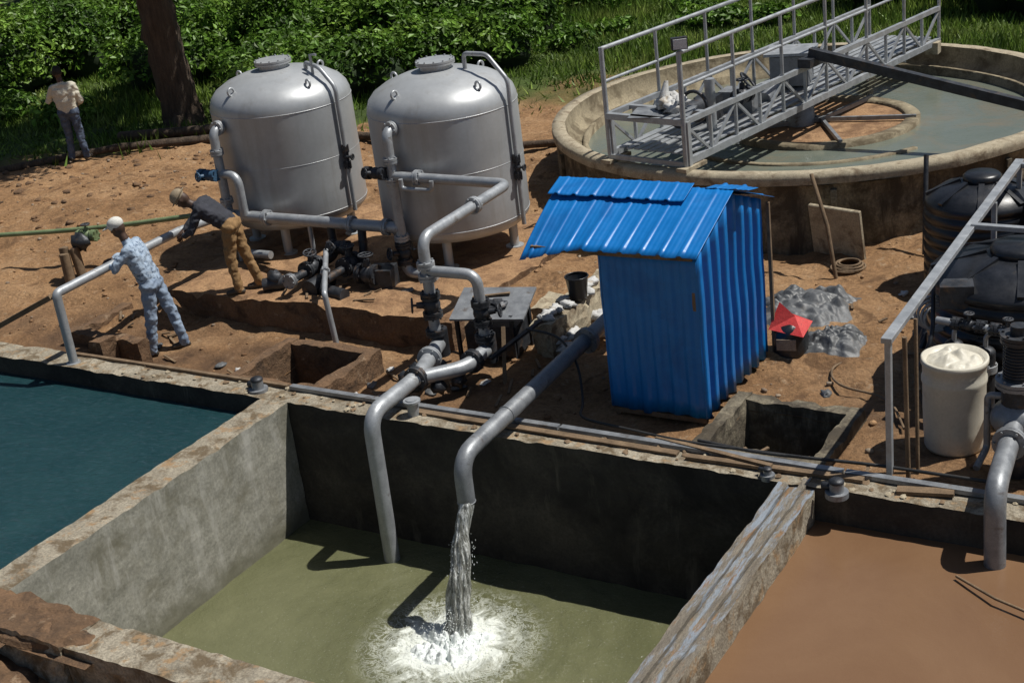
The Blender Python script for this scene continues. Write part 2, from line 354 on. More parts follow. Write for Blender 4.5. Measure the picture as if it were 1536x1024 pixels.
col=mix(nt,ramp(nt,noise_n(nt,v,6,6,.75),[(.58,0.),(.68,.7)]),col,(.50,.36,.23))
va=N(nt,"ShaderNodeVertexColor"); va.layer_name="zone"; sp=N(nt,"ShaderNodeSeparateColor"); nt.links.new(va.outputs[0],sp.inputs[0])
wetc=ramp(nt,noise_n(nt,v,4,6,.75),[(.4,(.08,.045,.025)),(.6,(.19,.108,.055)),(.72,(.34,.24,.155))])
col=mix(nt,sp.outputs[1],col,wetc)
gc=ramp(nt,noise_n(nt,v,.8,6,.7),[(.3,(.03,.05,.012)),(.6,(.08,.12,.025)),(.8,(.15,.14,.055))])
col=mix(nt,sp.outputs[0],col,gc)
nt.links.new(col,p.inputs["Base Color"]); p.inputs["Specular IOR Level"].default_value=.3
nt.links.new(ramp(nt,sp.outputs[1],[(0,.95),(1,.55)]),p.inputs["Roughness"])
b=N(nt,"ShaderNodeBump"); b.inputs["Strength"].default_value=1.0; b.inputs["Distance"].default_value=.07; nt.links.new(noise_n(nt,v,8,8,.78),b.inputs["Height"]); nt.links.new(b.outputs[0],p.inputs["Normal"])
mb=MB()
for i in range(3800):
    x=random.uniform(-21,0); y=random.uniform(10.45,20)
    if inside(x,y) or random.random()>.25+.9*max(0,noise.noise(V((x,y,3))*.8)): continue
    s=random.choice([.010,.012,.018,.02,.03,.04]); mb.ell((x,y,gh(x,y)+s*.3),(s,s*random.uniform(.6,1),s*.6),random.choice([0,0,0,1]),Matrix.Rotation(random.random()*3,3,'Z'),6,4,.6,2)
mb.obj("rubble_stones",[m_dirt,m_stone])
# ------------------------------------------------------------------ basins
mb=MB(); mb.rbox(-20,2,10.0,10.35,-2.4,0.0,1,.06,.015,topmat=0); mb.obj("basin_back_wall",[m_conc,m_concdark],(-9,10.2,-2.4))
mb=MB(); mb.rbox(-9.78,-9.43,6.2,9.99,-2.4,.004,1,.06,.011,topmat=0); mb.obj("basin_side_wall",[m_conc,m_concwall],(-9.6,8,-2.4))
mb=MB(); mb.rbox(-3.95,-3.66,6.2,9.99,-2.4,-.02,0,.06,.016,topmat=1); mb.obj("basin_divider_wall",[m_conc,m_wood],(-3.8,8,-2.4))
mb=MB(); mb.rbox(-20,-8.32,5.76,6.20,-2.4,.025,0,.06,.04,topmat=1,fr=3); mb.rbox(-8.315,2,5.8,6.19,-2.4,-.01,0,.06,.016); mb.obj("basin_front_wall",[m_conc,m_dirtdark],(-9,6,-2.4))
mb=MB(); mb.rbox(-20.35,-20,5.78,10.35,-2.4,0,0,.3,.01); mb.obj("basin_end_wall",[m_conc],(-20,8,-2.4))
mb=MB(); mb.rbox(2,2.35,5.78,10.35,-2.4,0,0,.3,.01); mb.obj("basin_end_wall",[m_conc],(2,8,-2.4))
mb=MB(); mb.box((-9,8.05,-2.45),(22,4.6,.1)); mb.obj("basin_floor",[m_concdark],(-9,8,-2.45))
def heapmesh(mb,c,rx,ry,h,seed=0,n=70,mt=0):
    vs=[]
    for i in range(n+1):
        for j in range(n+1):
            a=-1+2*i/n; b=-1+2*j/n; r=math.sqrt(a*a+b*b); q=V((a*rx*4,b*ry*4,seed))
            hh=max(0,1-(r/(.85+.25*noise.noise(q*.4)))**2)**.7
            vs.append((c[0]+a*rx,c[1]+b*ry,c[2]+h*hh*(.6+.9*abs(noise.noise(q)))+.03*hh*noise.noise(q*3)-(0 if hh>0 else .05)))
    mb.add(vs,[(i*(n+1)+j,(i+1)*(n+1)+j,(i+1)*(n+1)+j+1,i*(n+1)+j+1) for i in range(n) for j in range(n)],mt,True)
mb=MB()
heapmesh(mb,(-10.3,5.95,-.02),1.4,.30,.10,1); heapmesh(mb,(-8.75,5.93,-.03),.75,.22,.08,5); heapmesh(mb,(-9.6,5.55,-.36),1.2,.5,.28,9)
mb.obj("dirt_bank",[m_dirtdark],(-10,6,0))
def sheet(name,x0,x1,y0,y1,z,mt,sp=None):
    mb=MB(); n=110 if sp else 60; k=80 if sp else 24
    vs=[(x0+(x1-x0)*i/n,y0+(y1-y0)*j/k,z) for i in range(n+1) for j in range(k+1)]
    out=[]
    for a,b,c in vs:
        h=.006*noise.noise(V((a,b,0))*2.2)
        if sp:
            d=math.hypot(a-sp[0],b-sp[1]); h+=.020*math.sin(d*19+noise.noise(V((a,b,1))*3)*4)*math.exp(-d*1.3)+.014*noise.noise(V((a,b,2))*7)*math.exp(-d*.6)
        out.append((a,b,c+h))
    mb.add(out,[(i*(k+1)+j,(i+1)*(k+1)+j,(i+1)*(k+1)+j+1,i*(k+1)+j+1) for i in range(n) for j in range(k)],0,True)
    return mb.obj(name,[mt],((x0+x1)/2,(y0+y1)/2,z))
sheet("water_green_basin",-9.44,-3.94,6.15,10.02,-1.42,m_wmid,(-6.68,8.6))
sheet("water_clear_basin",-20.02,-9.76,6.15,10.02,-.22,m_wteal)
sheet("water_silty_basin",-3.68,2.02,6.15,10.02,-.32,m_wbrown)
mb=MB()
mb.rbox(-3.955,-3.87,6.3,9.95,-.01,.032,0,.05,.010,fr=1.8); mb.rbox(-3.79,-3.73,7.0,10.1,-.01,.026,0,.05,.010,fr=1.6)
mb.obj("timber_planks",[m_wood],(-3.8,8,0))
mb=MB()
mb.beam((-9.6,10.29,.03),(-6.3,10.29,.035),.07,.04,0); mb.beam((-6.28,10.30,.03),(-3.5,10.27,.035),.07,.04,0); mb.beam((-3.48,10.28,.03),(-1.5,10.28,.03),.07,.04,0)
mb.beam((-7.9,10.2,.025),(-5.0,10.17,.025),.08,.02,1); mb.beam((-4.9,10.14,.025),(-3.3,10.2,.03),.07,.03,1); mb.beam((-13,10.30,.02),(-9.65,10.3,.025),.05,.03,1)
mb.beam((-5.3,10.36,.05),(-4.1,10.15,.06),.05,.02,1); mb.beam((-3.0,10.14,.02),(-2.55,10.22,.03),.1,.03,1)
for i in range(110):
    x=random.uniform(-12,-1.8); s=random.uniform(.012,.035); mb.ell((x,random.uniform(10.03,10.33),.012),(s,s,s*.6),random.choice([1,2]),None,6,4,.6,2)
mb.obj("wall_edging",[m_galvd,m_pole,m_rim],(-7,10.3,0),bevel=.003)
for nm,q,wz in (("inspection_pit",P1,-.02),("inspection_pit",P2,.0)):
    mb=MB(); x0,x1,y0,y1=q; t=.14; A=.028
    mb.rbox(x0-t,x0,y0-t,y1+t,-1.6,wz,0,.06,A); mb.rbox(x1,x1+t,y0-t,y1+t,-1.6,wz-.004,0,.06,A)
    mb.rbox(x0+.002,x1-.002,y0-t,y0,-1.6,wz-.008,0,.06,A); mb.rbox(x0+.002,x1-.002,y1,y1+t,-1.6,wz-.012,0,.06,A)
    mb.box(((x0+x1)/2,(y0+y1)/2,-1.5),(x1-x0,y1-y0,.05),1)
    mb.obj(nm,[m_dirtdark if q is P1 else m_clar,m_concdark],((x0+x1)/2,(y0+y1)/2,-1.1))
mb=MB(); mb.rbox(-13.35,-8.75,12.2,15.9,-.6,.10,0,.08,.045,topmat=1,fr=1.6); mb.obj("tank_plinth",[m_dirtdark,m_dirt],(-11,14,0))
mb=MB(); mb.rbox(-13.6,-12.35,10.75,10.92,-.5,.05,0,.06,.03,fr=3); mb.rbox(-13.62,-13.45,10.95,11.8,-.4,.03,0,.06,.03,fr=3); mb.rbox(-12.9,-12.7,10.5,10.74,-.4,.10,0,.06,.03,fr=3)
mb.obj("block_footing",[m_dirtdark],(-13,11,0))
# ------------------------------------------------------------------ pressure tanks
def tank(cx,cy,vent):
    mb=MB(); z=0
    prof=[(0,.38),(.4,.39),(.7,.42),(.88,.48),(.95,.56),(.96,.62),(.96,1.0),(.96,1.5),(.96,2.02),(.955,2.10),(.925,2.19),(.85,2.28),(.70,2.37),(.5,2.44),(.25,2.49),(0,2.5)]
    mb.lathe(prof,(cx,cy,0),0,96)
    for zz,r in ((.62,.959),(2.04,.959),(1.34,.957)): mb.ring((cx,cy,zz),r,.006,1 if zz!=1.34 else 0,seg=96)
    for a in (20,110,200,290):
        t=math.radians(a); x,y=cx+.72*math.cos(t),cy+.72*math.sin(t); mb.cyl((x,y,.08),(x,y,.58),.06,mat=0); mb.cyl((x,y,.08),(x,y,.11),.12,mat=0)
    mb.cyl((cx-.02,cy,2.44),(cx-.02,cy,2.55),.20,mat=0,seg=28); mb.cyl((cx-.02,cy,2.55),(cx-.02,cy,2.575),.25,mat=0,seg=28); mb.cyl((cx-.02,cy,2.58),(cx-.02,cy,2.605),.25,mat=0,seg=28)
    for i in range(12):
        t=i*math.pi/6; mb.cyl((cx-.02+.23*math.cos(t),cy+.23*math.sin(t),2.54),(cx-.02+.23*math.cos(t),cy+.23*math.sin(t),2.622),.012,mat=0,seg=6)
    for a in (-20,80,170,260):
        t=math.radians(a); c=V((cx+.80*math.cos(t),cy+.80*math.sin(t),2.35)); mb.ring(c,.05,.016,0,(math.sin(t),-math.cos(t),0),14)
    return mb
mb=tank(-12.66,14.45,0)
c=V((-12.66,14.45,0))
mb.tube([c+V((.45,.1,2.42)),c+V((.45,.1,2.54)),c+V((.75,0,2.50)),c+V((1.01,-.05,2.25)),c+V((1.01,-.05,.55))],.030,2,10,.08)
mb.tube([c+V((.62,.02,2.35)),c+V((.62,.02,2.66)),c+V((.72,.02,2.66))],.020,2,8)
mb.valve(c+V((1.01,-.05,1.3)),(0,0,1),.03,3,3,(1,0,0))
mb.tube([c+V((-.30,-.80,1.92)),c+V((-.30,-1.10,1.92)),c+V((-.30,-1.10,.75))],.062,2,16,.14)
mb.flange(c+V((-.30,-1.0,1.92)),(0,1,0),.06,2); mb.flange(c+V((-.30,-1.10,1.62)),(0,0,1),.055,2); mb.flange(c+V((-.30,-1.10,.95)),(0,0,1),.055,2)
mb.valve(c+V((-.44,-1.2,1.33)),(1,0,0),.05,4,4,(-.3,-1,.1))
mb.tube([c+V((-.30,-1.1,1.33)),c+V((.02,-1.15,1.33)),c+V((.02,-1.15,.78))],.062,2,16,.16)
mb.tube([c+V((-.22,-1.10,.75)),c+V((-.22,-1.10,.22)),c+V((.3,-1.1,.22))],.055,2,14,.1)
mb.obj("pressure_tank",[m_tank,m_seam,m_galv,m_iron,m_blueiron],(-12.66,14.45,.08))
c=V((-10.02,14.45,0)); mb=tank(c.x,c.y,1)
mb.tube([c+V((.35,.1,2.44)),c+V((.35,.1,2.66)),c+V((.72,.05,2.66)),c+V((1.01,0,2.36)),c+V((1.01,0,.5))],.028,2,10,.07)
mb.valve(c+V((1.01,0,1.25)),(0,0,1),.03,3,3,(1,0,0))
mb.tube([c+V((-.12,-.80,1.98)),c+V((-.12,-1.10,1.98)),c+V((-.12,-1.10,.15)),c+V((.35,-1.10,.15))],.066,2,16,.14)
mb.flange(c+V((-.12,-1.0,1.98)),(0,1,0),.06,2)
for zz in (1.62,1.36,.62): mb.flange(c+V((-.12,-1.10,zz)),(0,0,1),.058,2)
mb.valve(c+V((-.30,-1.2,1.48)),(1,0,0),.05,3,3,(-.4,-1,.3))
mb.valve(c+V((-.12,-1.10,.42)),(0,0,1),.062,3,3,(-.6,-1,.2))
mb.obj("pressure_tank",[m_tank,m_seam,m_galv,m_iron,m_blueiron],(-10.02,14.45,.08))
# ------------------------------------------------------------------ pipework
mb=MB()
mb.tube([(-13.3,13.35,.75),(-10.14,13.35,.75)],.075,0,18)
for x in (-13.0,-12.3,-10.9,-10.35): mb.flange((x,13.35,.75),(1,0,0),.066,0)
mb.cyl((-11.6,13.35,.05),(-11.6,13.35,.72),.03); mb.cyl((-12.9,13.35,.05),(-12.9,13.35,.72),.03)
mb.valve((-10.75,13.0,.35),(0,1,0),.075,1,1); mb.valve((-11.25,12.85,.32),(0,1,0),.07,1,1,(.2,-.2,1)); mb.valve((-10.4,12.9,.28),(1,0,0),.08,1,1)
mb.tube([(-11.25,13.35,.75),(-11.25,13.35,.3),(-11.25,12.4,.3)],.055,1,14,.12); mb.tube([(-10.75,13.35,.72),(-10.75,13.3,.33),(-10.75,12.5,.33)],.055,1,14,.12)
mb.cyl((-11.05,12.5,.16),(-11.05,12.9,.16),.12,mat=1); mb.cyl((-11.75,12.45,.18),(-11.5,12.6,.2),.09,mat=1); mb.ell((-11.62,12.55,.25),(.12,.1,.10),1,None,12,8,.5,3)
mb.cyl((-10.9,12.6,.14),(-10.5,12.5,.14),.08,mat=1); mb.box((-10.25,13.0,.2),(.3,.3,.3),1,rz=.3); mb.flange((-11.25,12.4,.3),(0,1,0),.06,2); mb.valve((-11.0,13.15,.5),(1,0,0),.06,1,1,(0,-1,.3))
mb.obj("pipe_manifold",[m_galv,m_iron,m_galvd],(-11.5,13.35,.1))
mb=MB()
mb.tube([(-10.14,13.35,1.42),(-8.45,13.30,1.42),(-8.40,11.40,1.42),(-8.40,11.40,.32)],.062,0,18,.16)
mb.tube([(-9.95,13.25,1.42),(-9.95,13.25,1.30),(-9.5,13.25,1.30),(-9.5,13.25,1.42)],.030,0,10,.06)
for p_,a in (((-9.75,13.34,1.42),(1,0,0)),((-8.43,12.5,1.42),(0,1,0)),((-8.40,11.40,.98),(0,0,1)),((-8.40,11.4,1.12),(0,0,1))): mb.flange(p_,a,.06,0)
mb.tube([(-8.40,11.40,1.05),(-7.78,11.42,1.05),(-7.78,11.42,.32)],.060,0,16,.15)
mb.valve((-8.40,11.40,.66),(0,0,1),.066,1,1,(-.8,-.6,.1)); mb.valve((-7.78,11.42,.62),(0,0,1),.062,1,1,(.8,.3,.1))
mb.flange((-8.40,11.40,.34),(0,0,1),.066,1); mb.flange((-7.78,11.42,.34),(0,0,1),.066,1)
mb.cyl((-8.40,11.45,.05),(-8.40,11.45,.36),.10,mat=1); mb.cyl((-7.78,11.45,.05),(-7.78,11.45,.36),.10,mat=1)
mb.tube([(-8.40,11.45,.20),(-8.12,10.6,.20),(-8.08,9.68,.20),(-8.06,9.62,-1.62)],.082,0,20,.22)
mb.tube([(-7.78,11.45,.20),(-7.74,10.95,.20),(-8.10,10.55,.20)],.078,0,18,.15)
mb.flange((-8.26,11.03,.20),(-.31,.95,0),.08,0); mb.flange((-8.11,10.55,.20),(0,1,0),.08,1); mb.flange((-7.76,11.1,.2),(0,1,0),.078,1)
mb.cyl((-7.9,10.15,-.02),(-7.9,10.15,.18),.06); mb.cyl((-7.9,10.15,.15),(-7.9,10.15,.17),.09)
for i in range(8): 
    a=i*.9; mb.ell((-8.15+.3*math.cos(a),10.9+.25*math.sin(a),.06),(.09,.08,.08),1,None,10,7,.5,3)
mb.obj("inlet_pipe",[m_galv,m_iron],(-8.3,11.4,0))
mb=MB()
mb.tube([(-6.72,12.6,.34),(-6.68,9.16,.22),(-6.67,9.14,-.22)],.083,0,20,.26)
mb.ring((-6.69,10.0,.252),.085,.005,0,(0,1,0)); mb.ring((-6.67,9.14,-.22),.083,.006,0,(0,0,1)); mb.flange((-6.7,11.7,.305),(0,1,0),.084,0)
mb.obj("discharge_pipe",[m_galvd,m_iron],(-6.7,11,0))
# water jet
mb=MB(); P=[];rs=[]
for i in range(60):
    t=i/59; P.append((-6.67+.018*noise.noise(V((t*6,1,0))),9.14-.46*t,-.20-1.25*t**1.2)); rs.append(.066+.026*t+.012*noise.noise(V((t*12,0,5))))
mb.tube(P,rs,0,36,jit=.022)
for k in range(11):
    ph=k*.6; P2_=[(-6.67+(.055+.05*i/20)*math.cos(ph+i*.05),9.13+(.055+.05*i/20)*math.sin(ph+i*.05)-.46*i/20,-.23-1.21*(i/20)**1.2) for i in range(21)]
    mb.tube(P2_,[.012,.020],0,8,jit=.04)
for i in range(160):
    t=.3+.7*random.random(); a=random.random()*6.28; r=.10+abs(random.gauss(0,.03))*(.5+t); s=random.uniform(.002,.005)
    mb.ell((-6.67+r*math.cos(a),9.14-.46*t+r*math.sin(a),-.25-1.2*t**1.2),(s,s,s*2.5),1,None,5,4)
for i in range(1700):
    a=random.random()*6.28; r=abs(random.gauss(0,.24)); h=(random.random()**3)*.34*math.exp(-r*2.6); s=random.uniform(.002,.006)
    mb.ell((-6.67+r*math.cos(a)*1.1,8.62+r*math.sin(a)*1.1,-1.405+h),(s,s,s),1,None,5,4)
n=120;vs=[]
for i in range(n+1):
    for j in range(n+1):
        a=-1+2*i/n;b_=-1+2*j/n;r=math.hypot(a,b_); e=.72+.5*noise.noise(V((math.cos(math.atan2(b_,a))*2.4,math.sin(math.atan2(b_,a))*2.4,1))); q=V((a,b_,0))
        hh=max(0,1-(r/e)**2); z=-1.45+hh*(.06+.15*abs(noise.noise(q*4))+.10*abs(noise.noise(q*10))+.03*noise.noise(q*24)); vs.append((-6.67+a*.50,8.58+b_*.50,z))
mb.add(vs,[(i*(n+1)+j,(i+1)*(n+1)+j,(i+1)*(n+1)+j+1,i*(n+1)+j+1) for i in range(n) for j in range(n)],1,True)
mb.obj("water_jet",[m_jet,m_foam],(-6.67,9.1,-1.4))
# pump on the right with outlet
mb=MB(); px=-2.22
mb.tube([(px,10.95,.42),(px+.04,10.3,.36),(px+.08,9.82,.34),(px+.10,9.80,-.75)],.085,0,20,.22)
mb.flange((px+.03,10.55,.38),(0,1,0),.085,0)
mb.cyl((px,10.95,-.1),(px,10.95,.75),.13,mat=1); mb.ell((px,10.95,.42),(.22,.22,.17),0); mb.cyl((px,10.95,.42),(px+.5,10.98,.42),.11,mat=0); mb.flange((px+.25,10.96,.42),(1,0,0),.10,1)
mb.cyl((px,10.95,.75),(px,10.95,1.15),.11,mat=1); mb.flange((px,10.95,.75),(0,0,1),.11,0); mb.valve((px+.4,11.15,.6),(1,0,0),.08,1,1); mb.flange((px,10.95,1.15),(0,0,1),.09,1); mb.cyl((px,10.95,1.16),(px,10.95,1.26),.07,mat=1)
for i in range(12): mb.ring((px,10.95,.80+i*.028),.118,.006,1)
mb.tube([(px,10.95,.6),(px-.24,10.95,.6),(px-.24,10.95,.1),(px-.27,10.7,.02)],.03,0,10,.05)
mb.cyl((px+.35,11.5,.25),(px+.95,11.5,.25),.2,mat=1,seg=24); mb.box((px+.65,11.5,.0),(.8,.4,.1),1)
for i in range(9): mb.ring((px+.42+i*.055,11.5,.25),.205,.008,1,(1,0,0))
mb.tube([(px+.1,11.2,.9),(px+.1,11.9,1.3),(px+.8,12.0,1.35)],.045,0,12,.15)
mb.obj("transfer_pump",[m_galvd,m_iron],(px,11,0))
def stub(x,y,s=1):
    mb=MB(); mb.cyl((x,y,-.02),(x,y,.03),.09*s,mat=0); mb.cyl((x,y,.03),(x,y,.11*s),.055*s,mat=0); mb.ell((x,y,.11*s),(.06*s,.06*s,.03*s),1); mb.cyl((x-.12*s,y+.03,.05),(x+.02,y,.06),.03*s,mat=1); mb.obj("capped_pipe_stub",[m_galvd,m_iron],(x,y,0))
stub(-9.95,10.15,1.2); stub(-3.45,9.95,1.1); stub(-4.1,10.05,.7)
mb=MB()
mb.tube([(-12.78,10.12,-.02),(-12.78,10.12,.88),(-12.80,11.2,.90),(-12.84,12.3,.90),(-12.86,13.3,.80)],.055,0,14,.06)
mb.cyl((-12.78,10.12,-.02),(-12.78,10.12,.01),.09); mb.beam((-12.85,10.1,.84),(-14.9,9.55,-.1),.07,.06,1)
mb.obj("pipe_rail",[m_galv,m_pole],(-12.8,10.1,0))
mb=MB(); mb.tube([(-11.1,13.0,.5),(-10.3,11.9,.42),(-10.25,11.9,-.25)],.035,0,10,.05); mb.flange((-10.7,12.45,.46),(.6,-.8,0),.035,0); mb.obj("drain_pipe",[m_galv],(-10.3,11.9,-.2))
mb=MB(); mb.tube([(-20,11.9,.55),(-17,12.3,.52),(-15.6,12.75,.55),(-14.6,13.0,.62),(-13.4,13.3,.75)],.034,0,10,.5)
mb.obj("garden_hose",[m_green],(-15,13,.5))
mb=MB()
for a,b in (((-15.15,12.3,-.1),(-15.2,12.35,.48)),((-14.95,12.35,-.1),(-15.05,12.4,.46)),((-15.05,12.2,-.1),(-15.1,12.25,.42))): mb.tube([a,b],.07,0,8,jit=.02)
mb.ell((-15.0,12.5,.52),(.14,.12,.12),1,None,12,8,.5,3); mb.valve((-14.95,12.6,.58),(1,.2,0),.05,2,1)
mb.obj("valve_stake",[m_pole,m_iron,m_green],(-15.1,12.3,0))
mb=MB()
R=Matrix.Rotation(.25,3,'Z')@Matrix.Rotation(.22,3,'X')
mb.box((-8.02,12.02,.46),(.85,.62,.025),0,R)
for x,y in ((-8.35,11.75),(-7.7,11.85),(-8.35,12.2),(-7.75,12.3)): mb.beam((x,y,-.25),(x,y,.42),.04,.04,1)
mb.beam((-7.6,11.2,.2),(-7.35,11.9,.38),.05,.03,1); mb.box((-8.0,12.0,.1),(.6,.4,.35),1,Matrix.Rotation(.2,3,'Z')); mb.beam((-7.5,11.25,-.2),(-7.65,11.6,.4),.04,.03,2)
mb.ell((-7.95,11.95,.50),(.12,.09,.04),1,None,12,8,.8,3); mb.beam((-8.3,12.05,.50),(-7.9,12.2,.53),.04,.02,2)
mb.obj("steel_work_table",[m_galvd,m_iron,m_pole],(-8,11.9,-.1),bevel=.005)
mb=MB(); mb.rbox(-7.55,-7.28,12.0,13.9,-.3,.30,0,.07,.06,fr=2.5); mb.rbox(-7.95,-7.62,12.7,13.1,-.3,.16,0,.09,.05,fr=3); mb.obj("low_masonry_wall",[m_rim],(-7.4,13,-.1))
mb=MB()
for i in range(14):
    y=12.1+i*.12; mb.ell((-7.1+random.uniform(-.25,.25),y,-.02+random.uniform(0,.06)),(.12,.09,.06),0,Matrix.Rotation(i,3,'Z'),12,8,.8,2)
for i in range(9): mb.ell((-7.42+random.uniform(-.1,.1),12.1+i*.14,.32),(.10,.07,.04),0,Matrix.Rotation(i,3,'Z'),10,7,.8,2)
mb.ring((-6.9,13.2,.0),.14,.03,1); mb.obj("cement_sacks",[m_sack,m_rubber],(-7,13,0))
mb=MB(); c=V((-7.35,12.75,.32)); mb.lathe([(0,0),(.10,0),(.13,.25),(.135,.25),(.12,.22),(.1,.03),(0,.03)],c,0,20); mb.ring(c+V((0,0,.25)),.132,.008,0); mb.obj("bucket",[m_black],c)
mb=MB(); mb.tube([(-7.3,11.5,.45),(-6.95,11.55,.40),(-6.6,11.3,.25),(-6.35,10.9,-.02),(-6.2,10.5,.05),(-5.0,10.33,.06),(-3.9,10.36,.07)],.014,0,8,.3)
mb.tube([(-4.9,10.4,.06),(-4.3,10.32,.07),(-3.3,10.45,.05),(-2.2,10.4,.08)],.016,0,8,.2); mb.tube([(-3.9,12.9,-.08),(-4.4,12.6,-.07),(-4.2,12.1,-.07),(-3.6,12.0,-.07),(-3.3,11.4,-.07)],.013,1,8,.4)
mb.obj("power_cable",[m_rubber,m_pole],(-5,10.5,0))
mb=MB()
for i in range(85):
    z=random.choice([(-12.2,-10.7,10.6,11.9),(-13.4,-12.4,10.5,12),(-8.6,-7.2,10.5,12.2),(-5,-3.4,12,14.5),(-11.8,-9.8,12.3,13.1),(-4.9,-3.3,10.4,10.5),(-9.3,-8.6,10.5,12.1)])
    x=random.uniform(z[0],z[1]); y=random.uniform(z[2],z[3]); g_=max(gh(x,y),.1 if (12.2<y<15.9 and -13.3<x<-8.8) else -9)
    if inside(x,y): continue
    a=random.random()*3; L_=random.uniform(.05,.35); k=random.random()
    if k<.6: mb.beam((x,y,g_+.02),(x+L_*math.cos(a),y+L_*math.sin(a),g_+.03+random.random()*.04),.03,.015,0)
    elif k<.75: mb.ell((x,y,g_+.01),(.06,.045,.015),1,Matrix.Rotation(a,3,'Z'),10,6,1.2,3)
    else: mb.ell((x,y,g_+.01),(.08,.06,.025),2,Matrix.Rotation(a,3,'Z'),10,6,1.0,3)
mb.obj("site_litter",[m_pole,m_sack,m_tarp],(-9,11,0))
# ------------------------------------------------------------------ shed
SX0,SX1,SY0,SY1=-6.06,-5.07,10.98,12.62; ZB=-.03; ZE=1.66; ZR=1.97; YR=11.82
shed=bpy.data.objects.new("metal_pump_shed",None); sc.collection.objects.link(shed); shed.location=(-5.56,11.8,0)
def wave(t,p,a): 
    return a*max(-1,min(1,1.7*math.sin(2*math.pi*t/p)))
def ribs(t,p,a):
    q=abs((t/p)%1.0-.5)*2; return a*min(1,max(0,(1-q/.30)*1.8)) if q<.30 else 0
def corr(name,a,b,fn,top,bot,nrm,jag=0):
    a=V(a);b=V(b);L=(b-a).length; n=int(L/.008); nrm=V(nrm); vs=[];k=10
    for i in range(n+1):
        t=i/n*L; q=a+(b-a)*(i/n)+nrm*fn(t)
        zt=top(q); zb=bot+jag*noise.noise(q*5)
        for j in range(k+1):
            z=zb+(zt-zb)*j/k; e=noise.noise(V((t*1.6,z*2.2,1)))*.012; vs.append((q.x+nrm.x*e,q.y+nrm.y*e,z))
    mb=MB(); mb.add(vs,[(i*(k+1)+j,(i+1)*(k+1)+j,(i+1)*(k+1)+j+1,i*(k+1)+j+1) for i in range(n) for j in range(k)],0,True)
    o=mb.obj(name,[m_blue],(-5.56,11.8,0),shed); so=o.modifiers.new("s",'SOLIDIFY'); so.thickness=.003; return o
gab=lambda q: ZE+(ZR-ZE)*(1-abs(q.y-YR)/((YR-SY0) if q.y<YR else (SY1-YR)))-.02
corr("wall_front",(SX0,SY0,0),(SX1,SY0,0),lambda t:wave(t,.165,.009),lambda q:ZE-.02,ZB,(0,-1,0),.05)
corr("wall_back",(SX0,SY1,0),(SX1,SY1,0),lambda t:wave(t,.165,.009),lambda q:ZE-.02,ZB,(0,1,0))
corr("wall_side_right",(SX1,SY0,0),(SX1,SY1,0),lambda t:wave(t,.205,.030),gab,ZB,(1,0,0),.05)
corr("wall_side_left",(SX0,SY0,0),(SX0,SY1,0),lambda t:wave(t,.205,.030),gab,ZB,(-1,0,0))
def roof(name,ya,za,yb,zb,x0,x1,sag=0,off=0):
    n=int((x1-x0)/.008);k=10;vs=[]
    for i in range(n+1):
        x=x0+(x1-x0)*i/n
        for j in range(k+1):
            t=j/k; y=ya+(yb-ya)*t; z=za+(zb-za)*t+ribs(x-x0,.2,.006+.011*t**4)+.0012*math.sin((x-x0)*2*math.pi/.05)+off+sag*t*t*max(0,(-6.2-x))*.25+.010*noise.noise(V((x*2,y*2,0)))*t
            y+=.035*noise.noise(V((x*5,0,3)))*t
            vs.append((x,y,z))
    mb=MB(); mb.add(vs,[(i*(k+1)+j,(i+1)*(k+1)+j,(i+1)*(k+1)+j+1,i*(k+1)+j+1) for i in range(n) for j in range(k)],0,True)
    o=mb.obj(name,[m_blue],(-5.56,11.8,0),shed); so=o.modifiers.new("s",'SOLIDIFY'); so.thickness=.004
roof("roof_front",YR,ZR+.02,SY0-.12,ZE-.02,-6.88,-5.01,-.9)
roof("roof_back",YR,ZR+.02,SY1+.15,ZE-.04,-6.82,-4.98)
roof("roof_cap_sheet",YR+.02,ZR+.045,YR-.26,ZR-.050,-6.90,-5.42,0,.012)
roof("ridge_back_flap",YR-.01,ZR+.03,YR+.25,ZR-.02,-5.3,-4.86)
mb=MB()
for x,y in ((SX0+.04,SY0+.04),(SX1-.06,SY0+.04),(SX0+.04,SY1-.04),(SX1-.06,SY1-.04)): mb.box((x,y,.76),(.05,.05,1.75))
mb.beam((-6.8,SY0,1.58),(-5.1,SY0,1.60),.04,.05); mb.beam((-6.8,SY1,1.58),(-5.1,SY1,1.60),.04,.05); mb.beam((-6.8,YR,1.93),(-5.1,YR,1.94),.04,.05)
mb.beam((SX1+.06,SY1+.03,-.15),(SX1+.06,SY1+.03,1.6),.035,.035)
mb.beam((SX0,SY0+.03,-.06),(SX1,SY0+.03,-.06),.05,.05); mb.box((SX0+.2,SY0+.3,-.15),(.2,.2,.2)); mb.box((SX1-.15,SY1-.2,-.15),(.2,.2,.2))
mb.obj("timber_frame",[m_pole],(-5.56,11.8,0),shed)
